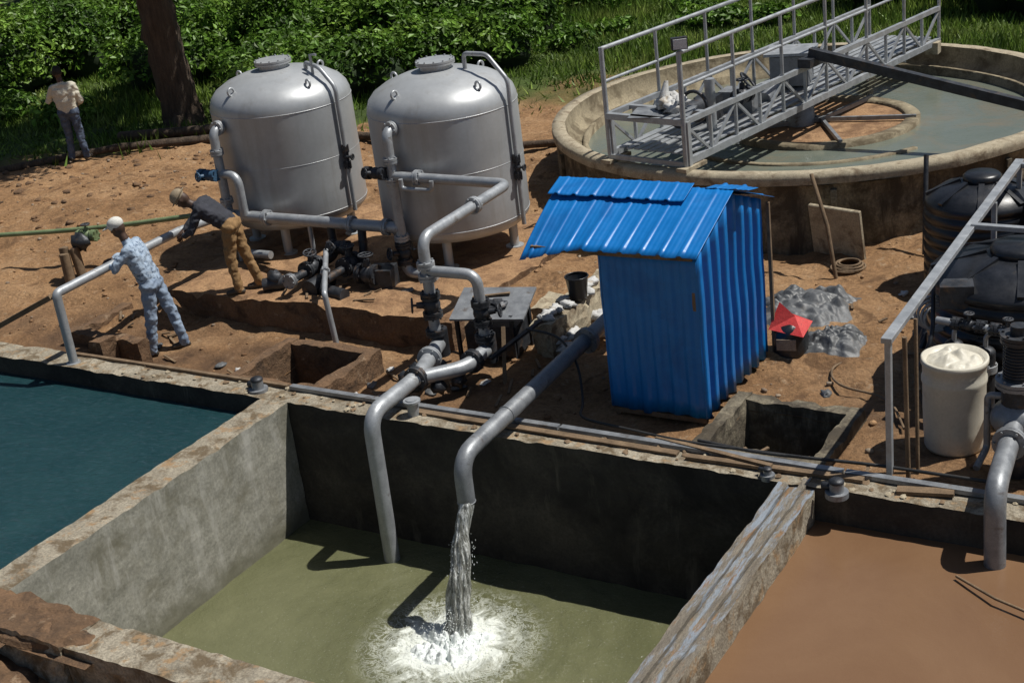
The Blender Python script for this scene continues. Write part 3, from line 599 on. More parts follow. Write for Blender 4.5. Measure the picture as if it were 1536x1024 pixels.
# ------------------------------------------------------------------ clarifier
mb=MB(); k_=CR/3.8
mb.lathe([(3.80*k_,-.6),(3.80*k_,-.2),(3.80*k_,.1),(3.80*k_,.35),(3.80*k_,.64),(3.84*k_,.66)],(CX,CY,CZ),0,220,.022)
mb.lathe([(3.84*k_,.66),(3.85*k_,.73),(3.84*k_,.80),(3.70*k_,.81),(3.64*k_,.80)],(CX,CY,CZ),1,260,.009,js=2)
mb.lathe([(3.64*k_,.80),(3.62*k_,.60),(3.52*k_,.50),(3.40*k_,.47),(3.39*k_,.53),(3.33*k_,.53),(3.32*k_,.0)],(CX,CY,CZ),2,200,.010,js=2)
for i in range(30):
    t=i*2*math.pi/30+.1
    if i%3==0: mb.box((CX+3.82*k_*math.cos(t),CY+3.82*k_*math.sin(t),.15),(.05,.08,1.0),0,rz=t)
mb.obj("circular_clarifier_tank",[m_clar,m_rim,m_cin],(CX,CY,-.3))
mb=MB(); mb.lathe([(0,.40),(1,.40),(2,.40),(3.35*k_,.40)],(CX,CY,CZ),0,96); mb.obj("water_clarifier",[m_wclar],(CX,CY,.4))
mb=MB()
mb.lathe([(1.40,.30),(1.40,.47),(1.30,.48),(1.20,.47),(1.18,.40)],(CX+.15,CY+.1,CZ),0,80,.010,js=2)
mb.lathe([(0,.425),(.6,.424),(1.19,.42)],(CX+.15,CY+.1,CZ),1,48)
mb.lathe([(2.1,.36),(2.1,.425),(2.02,.425),(2.02,.36)],(CX+.05,CY+.05,CZ),0,70,.008,a0=math.radians(170),a1=math.radians(330),js=2)
for a in (10,75,140,215,300): 
    t=math.radians(a); mb.beam((CX+.15,CY+.1,.47+CZ),(CX+.15+1.35*math.cos(t),CY+.1+1.35*math.sin(t),.48+CZ),.05,.06,2)
mb.lathe([(.22,.3),(.22,1.0),(0,1.0)],(CX-.15,CY,CZ),2,20)
mb.obj("clarifier_feedwell",[m_cin,m_dirt,m_galvd],(CX+.15,CY+.1,.4))
S=V((-7.32,15.78,0)); d=V((.19,.98,0)).normalized(); nn_=V((-d.y,d.x,0))
def BP(s,w,z): return S+d*s+nn_*w+V((0,0,z))
mb=MB(); L=7.1; Wd=1.22
for w in (0,Wd):
    mb.beam(BP(0,w,.98),BP(L,w,.98),.07,.09); mb.beam(BP(0,w,1.50),BP(L,w,1.50),.06,.07)
    n=12
    for i in range(n+1):
        s=L*i/n; mb.beam(BP(s,w,.95),BP(s,w,1.5),.04,.04)
        if i<n:
            s2=L*(i+1)/n; mb.beam(BP(s if i%2 else s2,w,.97),BP(s2 if i%2 else s,w,1.48),.035,.035)
    for i in range(7):
        s=L*i/6; mb.tube([BP(s,w,.9),BP(s,w,2.38)],.026,0,8)
    mb.tube([BP(0,w,2.38),BP(L,w,2.38)],.028,0,10); mb.tube([BP(0,w,1.95),BP(L,w,1.95)],.022,0,8)
for i in range(15):
    s=L*i/14; mb.beam(BP(s,0,.95),BP(s,Wd,.95),.05,.06)
for k in range(9):
    mb.beam(BP(.1,.12+k*.122,1.05),BP(L-.1,.12+k*.122,1.05),.085,.02,0)
for w in (0.0,Wd):
    mb.beam(BP(.05,w,.78),BP(.05,w,1.5),.09,.09,0); mb.beam(BP(-.12,w,.90),BP(.35,w,.90),.16,.05,1)
    mb.tube([BP(.0,w,.88),BP(.0,w,2.4)],.034,0,10)
    mb.beam(BP(L-.2,w,.82),BP(L-.2,w,1.0),.2,.2,1)
mb.beam(BP(.0,0,1.5),BP(0,Wd,1.5),.08,.08); mb.beam(BP(.5,0,1.5),BP(.5,Wd,1.5),.08,.05); mb.box(BP(.25,.5,1.53),(.8,.55,.02),3,rz=.2)
mb.cyl(BP(1.0,.75,1.28),BP(1.45,.75,1.28),.13,mat=2,seg=20); mb.cyl(BP(.98,.75,1.28),BP(.93,.75,1.28),.17,mat=2,seg=20); mb.box(BP(1.65,.75,1.22),(.3,.3,.34),2); mb.ring(BP(.9,.45,1.45),.2,.025,2,d)
mb.cyl(BP(1.2,.4,1.05),BP(1.2,.4,1.75),.07,mat=0); mb.box(BP(2.2,.6,1.2),(.5,.35,.3),3); mb.box(BP(3.6,.6,1.33),(.55,.55,.42),3,rz=.2); mb.box(BP(3.6,.6,1.58),(.7,.65,.04),0,rz=.2); mb.cyl(BP(3.6,.6,.4),BP(3.6,.6,1.2),.09)
mb.valve(BP(1.9,.35,1.35),d,.07,2,2); mb.cyl(BP(2.7,.5,1.1),BP(3.2,.5,1.25),.09,mat=3); mb.ring(BP(2.6,.7,1.35),.16,.02,2,(.6,.2,.5))
for i in range(6): mb.ell(BP(.25+.07*i,.35+.12*(i%3),1.60+.03*(i%2)),(.10,.12,.08),4,None,12,9,.9,2)
mb.tube([BP(.3,.5,1.55),BP(.36,.52,1.72),BP(.42,.55,1.90)],[.09,.03],4,10,jit=.05)
mb.box(BP(0,-.02,2.50),(.20,.08,.15),2,rz=.6); mb.box(BP(-.04,-.06,2.50),(.17,.02,.12),5,rz=.6)
mb.obj("walkway_bridge",[m_galv,m_rim,m_iron,m_galvd,m_sack,m_glass],BP(0,0,.8))
mb=MB(); mb.beam((-6.68,18.7,1.72),(-3.3,18.25,1.05),.11,.13,0); mb.beam((-6.7,18.5,1.6),(-6.6,19.0,1.6),.2,.12,0); mb.beam((-3.3,18.1,.90),(-3.3,18.5,1.0),.1,.12,0)
mb.obj("scraper_arm",[m_iron],(-6.6,18.7,1))
# ------------------------------------------------------------------ right side stuff
def btank(cx,cy,r,h):
    mb=MB(); z=-.12; prof=[(0,z),(r*.96,z),(r,z+.05)]
    k=7
    for i in range(k):
        a=z+.08+(h-.08)*i/k; e=(h-.08)/k; prof+=[(r,a),(r,a+e*.55),(r*.97,a+e*.65),(r*.97,a+e*.9)]
    prof+=[(r,z+h),(r*.97,z+h+.07),(r*.7,z+h+.18),(r*.32,z+h+.25),(r*.30,z+h+.25)]
    mb.lathe(prof,(cx,cy,0),0,56); mb.lathe([(r*.30,z+h+.22),(r*.33,z+h+.23),(r*.33,z+h+.30),(r*.28,z+h+.33),(0,z+h+.34)],(cx,cy,0),0,32)
    for i in range(8):
        t=i*math.pi/4+.2; mb.beam((cx+r*.36*math.cos(t),cy+r*.36*math.sin(t),z+h+.25),(cx+r*.95*math.cos(t),cy+r*.95*math.sin(t),z+h+.09),.06,.05)
    mb.obj("black_water_tank",[m_black],(cx,cy,z))
btank(-2.62,12.95,.86,1.02); btank(-3.50,15.15,.62,1.0); btank(-1.9,15.2,.8,1.3)
mb=MB()
for x,y in ((-3.0,11.98),(-2.7,11.9),(-2.4,11.85)):
    mb.cyl((x,y,-.1),(x,y,.55),.09,mat=1); mb.ell((x,y,.55),(.09,.09,.06),1); mb.flange((x,y,.4),(0,0,1),.065,0); mb.tube([(x,y,.58),(x,y,.72),(x+.12,y-.03,.78)],.022,0,8,.05)
mb.tube([(-3.15,11.95,.8),(-2.2,11.78,.8),(-1.8,11.75,.5)],.035,0,12,.1); mb.valve((-2.85,11.9,.8),(1,-.1,0),.035,1,1); mb.valve((-2.5,11.85,.8),(1,-.1,0),.035,1,1)
mb.box((-3.05,12.25,.95),(.3,.22,.22),1,rz=.3); mb.tube([(-3.3,12.4,1.0),(-3.2,12.0,.6),(-3.35,11.9,.2),(-3.2,11.8,-.08)],.02,1,8,.15)
for i in range(4): mb.ring((-3.30+.02*i,12.30,.72-.02*i),.15-.01*i,.014,0,(.5,-.8,.2))
mb.obj("filter_unit",[m_galv,m_iron],(-2.8,11.9,0))
mb=MB()
mb.beam((-3.14,10.42,0),(-3.14,10.42,1.26),.05,.06); mb.beam((-3.14,10.36,1.26),(-3.12,15.2,1.34),.09,.05); mb.beam((-3.12,13.1,1.32),(-1.2,13.0,1.33),.07,.05); mb.beam((-3.1,15.1,-.1),(-3.1,15.1,1.3),.05,.05)
mb.beam((-3.10,13.95,-.1),(-3.10,13.95,1.28),.05,.05); mb.beam((-3.1,15.1,1.33),(-1.2,14.3,1.36),.07,.05)
mb.tube([(-3.02,10.55,-.1),(-3.05,10.57,1.22)],.022,1,8); mb.tube([(-2.98,10.7,-.1),(-3.05,10.9,1.25)],.018,1,8)
mb.obj("guard_rail",[m_galv,m_pole],(-3.14,10.42,0),bevel=.004)
mb=MB(); c=V((-2.82,11.28,-.1)); R=.27
prof=[(0,0),(R*.9,0),(R*.95,.03),(R*.97,.2),(R*.985,.4),(R*1.0,.62),(R*1.04,.65),(R*1.04,.68),(R*1.0,.71),(R*1.02,.80),(R*1.07,.82),(R*1.07,.86),(R*1.0,.87),(R*.93,.83),(0,.84)]
mb.lathe(prof,c,0,48,.007)
n=40;vs=[]
for i in range(n+1):
    for j in range(n+1):
        a=-1+2*i/n;b_=-1+2*j/n;r=math.hypot(a,b_); q=V((a*2,b_*2,4)); hh=max(0,1-r**3)
        vs.append((c.x+a*R*1.0,c.y+b_*R*1.0,c.z+.80+hh*(.06+.10*abs(noise.noise(q*.8))+.03*abs(noise.noise(q*2)))))
mb.add(vs,[(i*(n+1)+j,(i+1)*(n+1)+j,(i+1)*(n+1)+j+1,i*(n+1)+j+1) for i in range(n) for j in range(n) if math.hypot(-1+2*(i+.5)/n,-1+2*(j+.5)/n)<.97],0,True)
mb.obj("plastic_drum",[m_white],c)
def heap(name,c,rx,ry,h,mt,seed=0,n=130,rot=0):
    # crumpled sheet: sharp creases between flat facets, ragged outline lying on the soil
    from mathutils.noise import voronoi
    mb=MB(); vs=[]
    for i in range(n+1):
        for j in range(n+1):
            a=-1+2*i/n; b=-1+2*j/n; r=math.sqrt(a*a+b*b); q=V((a,b*1.3,seed))
            e=.80+.30*noise.noise(V((math.cos(math.atan2(b,a))*2.2,math.sin(math.atan2(b,a))*2.2,seed)))
            w_=q+noise.noise_vector(q*1.5)*.25
            dd,pp=voronoi(w_*2.4); d2,p2=voronoi(w_*5.5)
            crease=min(1,(dd[1]-dd[0])*1.3); cr2=min(1,(d2[1]-d2[0])*1.5)
            tilt=noise.cell(pp[0]*3.1)*.5
            hh=max(0,min(1,(1-(r/e))*2.2)); dome=max(0,1-(r/e)**2)
            z=h*(hh*(.10+.26*crease+.12*cr2)+dome*(.42+.22*tilt*hh*crease))+.008*noise.noise(q*11)*hh-(.0 if hh>0 else .06)
            ca,sa=math.cos(rot),math.sin(rot); X_,Y_=a*rx,b*ry
            vs.append((c[0]+X_*ca-Y_*sa,c[1]+X_*sa+Y_*ca,c[2]+z)); 
    mb.add(vs,[(i*(n+1)+j,(i+1)*(n+1)+j,(i+1)*(n+1)+j+1,i*(n+1)+j+1) for i in range(n) for j in range(n)],0,True); return mb.obj(name,[mt],c)
heap("tarpaulin_heap",(-5.05,13.72,-.07),.84,.80,.36,m_tarp,1); heap("plastic_sheet",(-4.45,13.05,-.07),.45,.50,.26,m_tarp,5)
heap("plastic_sheet",(-3.55,13.6,-.06),.40,.5,.4,m_btarp,8); heap("plastic_sheet",(-3.35,16.1,.0),.6,.5,.6,m_btarp,12)
mb=MB(); c=V((-4.86,12.72,-.1))
mb.lathe([(0,0),(.15,0),(.18,.08),(.175,.28),(.14,.36),(.05,.38),(0,.38)],c,0,24,.035); mb.box(c+V((.02,-.175,.2)),(.2,.01,.12),2,rz=.2)
t=[c+V(q) for q in ((-.18,-.14,.34),(.20,-.16,.30),(.20,.14,.36),(-.16,.14,.46),(-.10,.0,.60),(.06,.0,.46))]
mb.add(t,[(0,1,5),(1,2,5),(2,3,5),(3,4,5),(4,0,5),(3,0,4)],1,False)
mb.obj("black_sack_with_red_cover",[m_btarp,m_red,m_stone],c)
mb=MB()
for i in range(6): mb.ring((-5.1+.02*(i%2),15.35,-.10+.012*i),.20-.015*i,.014,0)
mb.obj("rope_coil",[m_pole],(-5.1,15.35,0))
mb=MB(); R=Matrix.Rotation(-.25,3,'Z')@Matrix.Rotation(.15,3,'X'); mb.box((-5.35,15.72,.2),(.72,.06,.66),0,R); mb.obj("concrete_slab",[m_rim],(-5.35,15.72,0),bevel=.01)
mb=MB(); mb.tube([(-5.15,15.05,-.15),(-5.25,15.1,.5),(-5.55,15.45,1.0)],.025,0,8,jit=.01); mb.obj("leaning_pole",[m_pole],(-5.15,15.05,-.1))
mb=MB(); mb.tube([(-4.35,15.95,-.1),(-4.45,16.4,1.0)],.03,0,8,jit=.01); mb.obj("leaning_pole",[m_iron],(-4.35,15.95,-.1))
mb=MB(); mb.tube([(-10.9,19.3,.06),(-10.2,18.2,.05)],.06,0,12); mb.obj("orange_pipe",[m_orange],(-10.5,18.8,0))
mb=MB(); mb.tube([(-2.35,9.5,-.29),(-2.0,9.25,-.26),(-1.3,9.0,-.27)],.012,0,6); mb.obj("stick",[m_pole],(-2,9.3,-.3))
mb=MB(); mb.tube([(-21.8,15.6,.1),(-20.0,18.0,.1),(-18.0,19.0,.08),(-16.0,19.4,.08),(-13.5,19.2,.08)],.07,0,10,.5,jit=.02); mb.tube([(-20.5,18.6,.12),(-17,20.0,.12)],.09,0,10,jit=.02)
mb.tube([(-12.0,19.0,.1),(-9.5,20.0,.1)],.06,0,10,jit=.02); mb.obj("fallen_log",[m_bark],(-18,19,0))
mb=MB()
for i in range(120):
    x,y=W(random.uniform(-10,-4.6),random.uniform(20.5,25.5)); s=random.uniform(.02,.07); mb.ell((x,y,gh(x,y)),(s*1.3,s,s*.6),0,Matrix.Rotation(i,3,'Z'),8,6,.7,2)
mb.obj("earth_clods",[m_dirtdark])
# ------------------------------------------------------------------ tree
mb=MB(); t0=V((-20.15,20.05,-.2))
P=[t0,t0+V((-.02,-.02,.5)),t0+V((-.06,-.06,2.2)),t0+V((-.1,-.05,4)),t0+V((.15,.05,6.2)),t0+V((.35,.25,8.5))]
PP=[];RR=[]
for i in range(len(P)-1):
    for k in range(8): PP.append(P[i]+(P[i+1]-P[i])*k/8)
rad=[.50,.38,.34,.31,.24,.14]
for i in range(5):
    for k in range(8): RR.append(rad[i]+(rad[i+1]-rad[i])*k/8)
mb.tube(PP,RR,0,24,jit=.09)
tips=[]
for a,zz,l in ((20,3.6,3.2),(100,4.0,3.0),(190,3.6,3.4),(260,4.6,3.0),(320,5.4,2.6),(60,6.2,2.4),(150,6.4,2.4),(230,7,2.0)):
    t=math.radians(a); s=t0+V((0,0,zz)); e=s+V((l*math.cos(t),l*math.sin(t),l*.55)); mid=(s+e)/2+V((0,0,.3))
    mb.tube([s,mid,e],[.16,.10,.04],0,8,jit=.03); tips.append(e); tips.append(mid+V((0,0,.6)))
    for q in range(2):
        e2=mid+V((random.uniform(-1,1),random.uniform(-1,1),random.uniform(.6,1.4))); mb.tube([mid,e2],[.06,.02],0,6); tips.append(e2)
tips.append(t0+V((.3,.2,8.8)))
def leaves(blobs,n,size,spread=.35):
    bl=np.array([[b[0],b[1],b[2],b[3],b[4],b[5]] for b in blobs]); vol=(bl[:,3]*bl[:,4]+bl[:,3]*bl[:,5]+bl[:,4]*bl[:,5]); pr=vol/vol.sum()
    idx=rng.choice(len(bl),n,p=pr); B=bl[idx]
    dd=rng.normal(size=(n,3)); dd/=np.linalg.norm(dd,axis=1)[:,None]; dd[:,2]=np.where(dd[:,2]<-.3,-dd[:,2],dd[:,2])
    ph=B[:,0]*3.1+B[:,1]*1.7
    lump=1+.18*np.sin(dd[:,0]*7+ph)*np.sin(dd[:,1]*6+ph*1.3)+.14*np.sin(dd[:,2]*9+ph)
    rr=rng.random(n)**spread*lump
    pos=B[:,:3]+dd*B[:,3:6]*rr[:,None]
    nr=dd*.6+rng.normal(size=(n,3))*.55+np.array([.15,.05,.5]); nr/=np.linalg.norm(nr,axis=1)[:,None]
    return pos,nr
def leafobj(name,pos,nr,size,mt,extra=None,asp=.55):
    n=len(pos); a=rng.normal(size=(n,3)); t=np.cross(nr,a); t/=np.linalg.norm(t,axis=1)[:,None]; b=np.cross(nr,t)
    s=size*rng.uniform(.55,1.4,n)[:,None]
    v=np.empty((n,4,3)); v[:,0]=pos-t*s*.5; v[:,1]=pos+b*s*asp*.5+nr*s*.06; v[:,2]=pos+t*s*.5-nr*s*.1; v[:,3]=pos-b*s*asp*.5+nr*s*.06
    f=np.arange(n*4).reshape(n,4)
    vv=v.reshape(-1,3).tolist(); ff=f.tolist(); mi=[0]*n; mats=[mt]; sm=[False]*n
    if extra:
        o=len(vv); vv+=extra.v; ff+=[tuple(i+o for i in q) for q in extra.f]; mi+=[1+k for k in extra.m]; sm+=extra.s; mats+=extra.mats
    me=bpy.data.meshes.new(name); me.from_pydata(vv,[],ff)
    for q in mats: me.materials.append(q)
    me.polygons.foreach_set("material_index",mi); me.polygons.foreach_set("use_smooth",sm); me.update()
    o=bpy.data.objects.new(name,me); sc.collection.objects.link(o); return o
pos,nr=leaves([(t.x,t.y,t.z,1.1,1.1,.8) for t in tips],36000,.16,.6); mb.mats=[m_bark]
leafobj("shade_tree",pos,nr,.17,m_leafd,mb)
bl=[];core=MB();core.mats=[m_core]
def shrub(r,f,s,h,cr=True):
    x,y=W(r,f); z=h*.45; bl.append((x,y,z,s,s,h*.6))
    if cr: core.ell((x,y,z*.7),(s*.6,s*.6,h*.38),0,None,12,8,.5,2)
    for q in range(4):
        a=random.random()*6.28; bl.append((x+s*.6*math.cos(a),y+s*.6*math.sin(a),z+h*random.uniform(-.1,.35),s*.42,s*.42,h*.28))
for i in range(64):
    r=random.uniform(-8.2,.8); f=random.uniform(27.6,38)
    if r>-1 and f<29.2: continue
    if r<-4.9 and f<31: continue
    if -3<r and f<28.3: continue
    shrub(r,f,random.uniform(.7,1.3),random.uniform(.9,2.1)*(1 if f>30 else .65))
for r,f in ((-4.3,27.9),(-3.6,28.1),(-4.6,28.9),(-2.8,28.3),(-2.0,28.6),(-1.2,29.2),(-.4,29.8),(.6,30.5),(1.3,32)): shrub(r,f,.9,1.2)
for i in range(26): shrub(random.uniform(-17,-8.2),random.uniform(32.5,40),random.uniform(.8,1.5),random.uniform(.8,2.0))
for i in range(20): shrub(random.uniform(8.6,16),random.uniform(24.8,33),random.uniform(.8,1.3),random.uniform(1.0,2.0))
for i in range(14): shrub(random.uniform(-15,-7.5),random.uniform(28.0,32),random.uniform(.4,.8),random.uniform(.3,.7),False)
for i in range(16): shrub(random.uniform(1.5,8),random.uniform(30,36),random.uniform(.3,.7),random.uniform(.2,.5),False)
pos,nr=leaves(bl,230000,.12); k=pos[:,2]>-.05
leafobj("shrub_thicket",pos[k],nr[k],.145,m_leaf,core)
bl=[];core=MB();core.mats=[m_core,m_bark]
for i in range(46):
    r=random.uniform(-24,24); f=random.uniform(41,50); x,y=W(r,f); h=random.uniform(5,9); core.tube([(x,y,-.3),(x+.2,y,h*.7)],[.25,.12],1,8)
    for q in range(4): bl.append((x+random.uniform(-1.5,1.5),y+random.uniform(-1.5,1.5),h*random.uniform(.15,.95),1.7,1.7,1.3))
for i in range(30):
    r=random.uniform(-.5,12); f=random.uniform(36,41); x,y=W(r,f); h=random.uniform(1.4,3.5)
    bl.append((x,y,h*.4,1.4,1.4,h*.6)); core.ell((x,y,h*.3),(1,1,h*.45),0,None,12,8,.5,2)
pos,nr=leaves(bl,90000,.3); k=pos[:,2]>-.1
leafobj("distant_trees",pos[k],nr[k],.26,m_leafd,core)
n=170000; r=rng.uniform(-18,18,n); f=rng.uniform(23.2,42,n)
xs=r0.x*r+f0.x*f; ys=r0.y*r+f0.y*f
dens=np.sin(xs*1.7+np.sin(ys*1.1)*2)*np.sin(ys*1.9+xs*.6)+rng.normal(size=n)*.8+(f+np.where(r>7,2.5,0)-26.9)*.9
k=(dens>.1)&(((xs-CX)**2+(ys-CY)**2)>4.1**2); xs=xs[k];ys=ys[k]; n=len(xs)
zs=np.array([gh(a,b) for a,b in zip(xs,ys)])
h=rng.uniform(.06,.24,n)*(1+.6*np.sin(xs*.9)*np.sin(ys*.8)); an=rng.uniform(0,6.28,n); wd=rng.uniform(.012,.03,n)
v=np.empty((n,3,3)); cx,sx=np.cos(an)*wd,np.sin(an)*wd
v[:,0]=np.c_[xs-cx,ys-sx,zs-.02]; v[:,1]=np.c_[xs+cx,ys+sx,zs-.02]; v[:,2]=np.c_[xs+rng.normal(size=n)*.08,ys+rng.normal(size=n)*.08,zs+h]
me=bpy.data.meshes.new("grass"); me.from_pydata(v.reshape(-1,3).tolist(),[],np.arange(n*3).reshape(n,3).tolist()); me.materials.append(m_grass); me.update()
o=bpy.data.objects.new("grass",me); sc.collection.objects.link(o)
# ------------------------------------------------------------------ people
m_skin=mat("skin",(.05,.026,.016),(.075,.04,.025),10,.55,bump=.05,fc=None)
m_hair=mat("hair",(.008,.007,.006),(.015,.012,.01),20,.8)
m_shoe=mat("shoes",(.03,.025,.02),(.07,.055,.04),8,.7)
def cloth(n,a,b,**k): return mat(n,a,b,k.pop('scale',8),.85,bump=.4,bscale=k.pop('bs',25),bd=.012,**k)
def person(name,loc,J,mats,hat,fdir,hatmat,curl=1):
    J={k:V(v) for k,v in J.items()}
    mb=MB(); segs=[]
    def cap(a,b,ra,rb,tag):
        a=J[a] if isinstance(a,str) else V(a); b=J[b] if isinstance(b,str) else V(b)
        mb.cyl(a,b,ra,rb,seg=14); mb.ell(a,(ra,)*3,seg=12,rings=8); mb.ell(b,(rb,)*3,seg=12,rings=8); segs.append((a,b,tag,(ra+rb)/2))
    hd=J['head']; nk=J['neck']; fd=V(fdir).normalized(); upv=(hd-nk).normalized(); side=upv.cross(fd).normalized(); fd=side.cross(upv).normalized()
    Rh=Matrix((side,fd,upv)).transposed()
    mb.ell(hd,(.075,.095,.115),0,Rh); mb.ell(hd+fd*.035-upv*.06,(.055,.06,.06),0,Rh); segs.append((hd-upv*.04,hd+upv*.05,0,.09))
    mb.ell(hd+fd*.10-upv*.02,(.014,.02,.022),0,Rh,10,6)
    for s in(-1,1): mb.ell(hd+side*s*.078-upv*.01,(.012,.022,.032),0,Rh,10,6)
    mb.ell(hd+fd*.09-upv*.065,(.028,.012,.012),0,Rh,10,6)
    cap(nk-upv*.02,hd-upv*.06,.058,.052,0)
    cap('shL','shR',.075,.075,1)
    ch=(J['shL']+J['shR'])/2; pl=(J['hipL']+J['hipR'])/2
    cap(nk-upv*.06,ch-(ch-pl)*.12,.075,.10,1)
    cap(J['shL']*.7+ch*.3-(ch-pl)*.15,J['hipL']*.8+pl*.2+(ch-pl)*.18,.105,.105,1); cap(J['shR']*.7+ch*.3-(ch-pl)*.15,J['hipR']*.8+pl*.2+(ch-pl)*.18,.105,.105,1)
    cap(ch-(ch-pl)*.2,pl+(ch-pl)*.12,.125,.125,1)
    cap('hipL','hipR',.115,.115,2)
    for s in 'LR':
        cap('hip'+s,'kn'+s,.100,.072,2); cap('kn'+s,'an'+s,.072,.060,2)
        a=J['an'+s]; t=J['toe'+s]; cap(a-V((0,0,.035)),t,.045,.036,3); dd=(a-t); dd.z=0; cap(a-V((0,0,.045)),a+dd.normalized()*.04-V((0,0,.05)),.04,.038,3)
        cap('sh'+s,'el'+s,.068,.053,1); w=J['ha'+s]; e=J['el'+s]; mid=e*.15+w*.85
        cap('el'+s,mid,.050,.040,1); cap(mid,w,.030,.027,4)
        hv=(w-e).normalized(); pc=w+hv*.045
        Q=hv.to_track_quat('Z','Y').to_matrix(); mb.ell(pc,(.040,.018,.055),0,Q,12,8); segs.append((w,pc+hv*.03,4,.03))
    o=mb.obj(name+"_tmp",[])
    r=o.modifiers.new("r",'REMESH'); r.mode='VOXEL'; r.voxel_size=.0115
    s=o.modifiers.new("s",'SMOOTH'); s.factor=.6; s.iterations=3
    dg=bpy.context.evaluated_depsgraph_get(); me=bpy.data.meshes.new_from_object(o.evaluated_get(dg)); bpy.data.objects.remove(o)
    tagm={0:0,1:1,2:2,3:3,4:0}
    A=np.array([list(s[0]) for s in segs]);Bb=np.array([list(s[1]) for s in segs]);Rr=np.array([s[3] for s in segs]); TG=[s[2] for s in segs]
    nv=len(me.vertices); co=np.empty(nv*3); me.vertices.foreach_get("co",co); co=co.reshape(-1,3)
    def tags(P):
        D=Bb-A; L2=(D*D).sum(1)+1e-9
        t=np.clip(((P[:,None,:]-A[None])*D[None]).sum(2)/L2,0,1); q=A[None]+t[...,None]*D[None]; ds=np.linalg.norm(P[:,None,:]-q,axis=2)-Rr; return ds.argmin(1)
    vt=tags(co)
    for i in range(nv):
        if TG[vt[i]] in (1,2):
            q=V(co[i]); e=noise.noise_vector(V((q.x*9,q.y*9,q.z*15)))*.016+noise.noise_vector(q*24)*.008; co[i]+=np.array(e)
    fc=[list(p.vertices) for p in me.polygons]
    cen=np.array([co[f].mean(0) for f in fc]); ft=tags(cen)
    mb=MB(); mb.v=[tuple(c) for c in co]; mb.f=[tuple(f) for f in fc]; mb.m=[tagm[TG[i]] for i in ft]; mb.s=[True]*len(fc)
    bpy.data.meshes.remove(me)
    for s in 'LR':
        w=J['ha'+s]; e=J['el'+s]; hv=(w-e).normalized(); Q=hv.to_track_quat('Z','Y').to_matrix(); a=Q@V((1,0,0)); b=Q@V((0,1,0)); b=b if b.z<0 else -b
        base=w+hv*.085
        for k,(o_,ln) in enumerate(((-.028,.068),(-.010,.076),(.010,.072),(.028,.058))):
            p0=base+a*o_-hv*.015; p1=p0+hv*ln*.5+b*.006; p2=p1+hv*ln*.3+b*ln*.35*curl; p3=p2+hv*ln*.05+b*ln*.35*curl
            mb.tube([p0,p1,p2,p3],[.0095,.009,.0085,.007],0,8)
        p0=w+hv*.03+a*.03; mb.tube([p0,p0+a*.028+hv*.025+b*.01,p0+a*.03+hv*.055+b*.028],[.011,.010,.008],0,8)
    for s in(-1,1): mb.ell(hd+side*s*.030+fd*.088+upv*.015,(.012,.008,.007),5,Rh,8,6)
    if hat=='cap':
        mb.ell(hd+upv*.045,(.092,.108,.085),4,Rh,18,10); mb.ell(hd+fd*.12+upv*.045,(.07,.075,.012),4,Rh,14,6)
    elif hat=='hat':
        mb.ell(hd+upv*.06,(.09,.11,.085),4,Rh,18,10); mb.ell(hd+upv*.045,(.13,.15,.014),4,Rh,20,6)
    else: mb.ell(hd+upv*.025-fd*.012,(.085,.100,.105),5,Rh,18,10)
    mb.obj(name,[m_skin]+mats+[hatmat,m_hair],loc,rz=yaw)
x,y=-20.2,17.27
m_ws=cloth("white_shirt",(.50,.47,.38),(.62,.58,.48)); m_dt=cloth("dark_denim",(.03,.045,.08),(.10,.13,.19),scale=14)
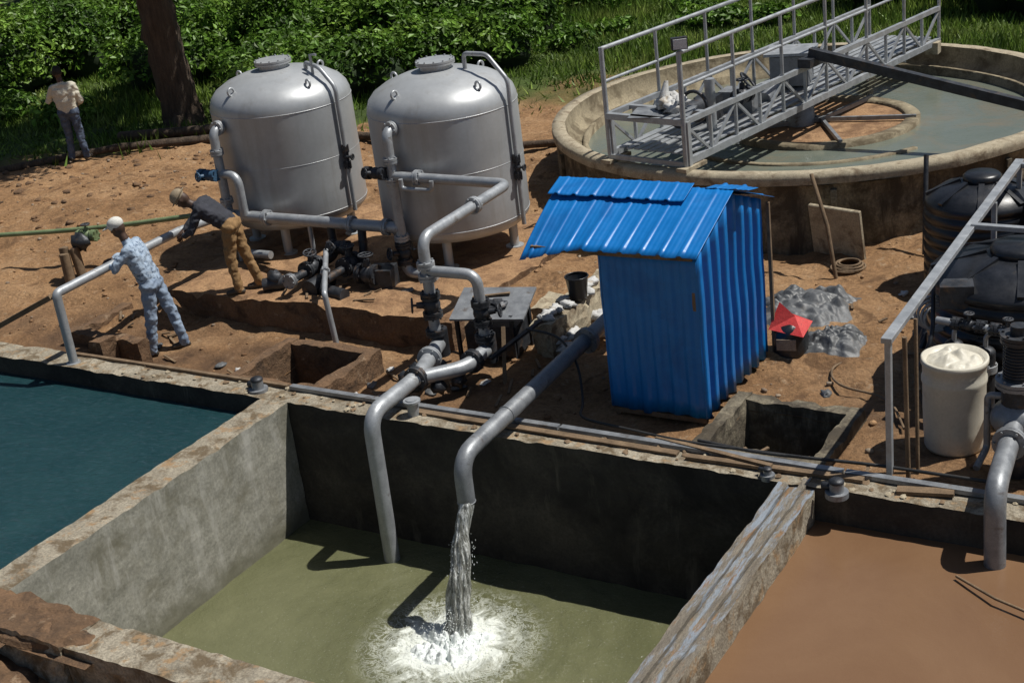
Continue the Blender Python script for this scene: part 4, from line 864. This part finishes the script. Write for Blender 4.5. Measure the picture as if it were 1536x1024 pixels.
person("standing_man",(x,y,gh(x,y)),dict(head=(-.05,.06,1.62),neck=(-.02,.02,1.44),shL=(-.18,.0,1.36),shR=(.17,.03,1.37),elL=(-.33,.06,1.12),haL=(-.27,.30,1.20),elR=(.26,.05,1.07),haR=(.14,.24,.98),
  hipL=(-.09,0,.90),hipR=(.09,0,.90),knL=(-.10,.05,.48),knR=(.11,.02,.48),anL=(-.12,0,.09),anR=(.15,-.02,.09),toeL=(-.15,.16,.035),toeR=(.19,.13,.035)),[m_ws,m_dt,m_shoe],'none',(-.4,1,-.1),m_hair)
m_ps=cloth("patterned_shirt",(.25,.33,.43),(.40,.48,.58),scale=20,c3=(.09,.13,.20),s3=22,t3=(.53,.6)); m_lj=cloth("light_jeans",(.17,.23,.32),(.30,.37,.47),scale=10,c3=(.10,.14,.22),s3=6)
m_wc=cloth("white_cap",(.55,.54,.50),(.68,.67,.62))
x,y=-12.50,11.28
person("worker_in_patterned_shirt",(x,y,-.33),dict(head=(-.24,.05,1.66),neck=(-.17,.03,1.49),shL=(-.13,-.15,1.40),shR=(-.10,.22,1.39),elL=(-.31,-.22,1.22),haL=(-.42,-.05,1.23),elR=(-.28,.27,1.24),haR=(-.41,.16,1.24),
  hipL=(.00,-.08,.92),hipR=(.04,.11,.92),knL=(-.05,-.10,.49),knR=(.17,.10,.50),anL=(-.12,-.10,.09),anR=(.25,.08,.09),toeL=(-.27,-.12,.04),toeR=(.12,.05,.04)),[m_ps,m_lj,m_shoe],'cap',(-1,.25,-.35),m_wc)
m_dj=cloth("dark_jacket",(.015,.017,.024),(.04,.042,.055)); m_ot=cloth("tan_trousers",(.20,.115,.045),(.31,.185,.08)); m_hh=cloth("straw_hat",(.22,.17,.11),(.32,.26,.18))
x,y=-12.14,12.42
person("bending_worker",(x,y,.08),dict(head=(-.50,.02,1.30),neck=(-.37,.02,1.20),shL=(-.28,-.15,1.18),shR=(-.26,.21,1.19),elL=(-.42,-.20,.92),haL=(-.55,-.06,.84),elR=(-.46,.24,.95),haR=(-.58,.14,.86),
  hipL=(.04,-.09,.90),hipR=(.06,.10,.90),knL=(-.02,-.10,.49),knR=(.14,.08,.50),anL=(.02,-.12,.09),anR=(.26,.06,.09),toeL=(-.12,-.14,.04),toeR=(.13,.03,.04)),[m_dj,m_ot,m_shoe],'hat',(-.8,.1,-.6),m_hh)
print("objects",len(bpy.data.objects))
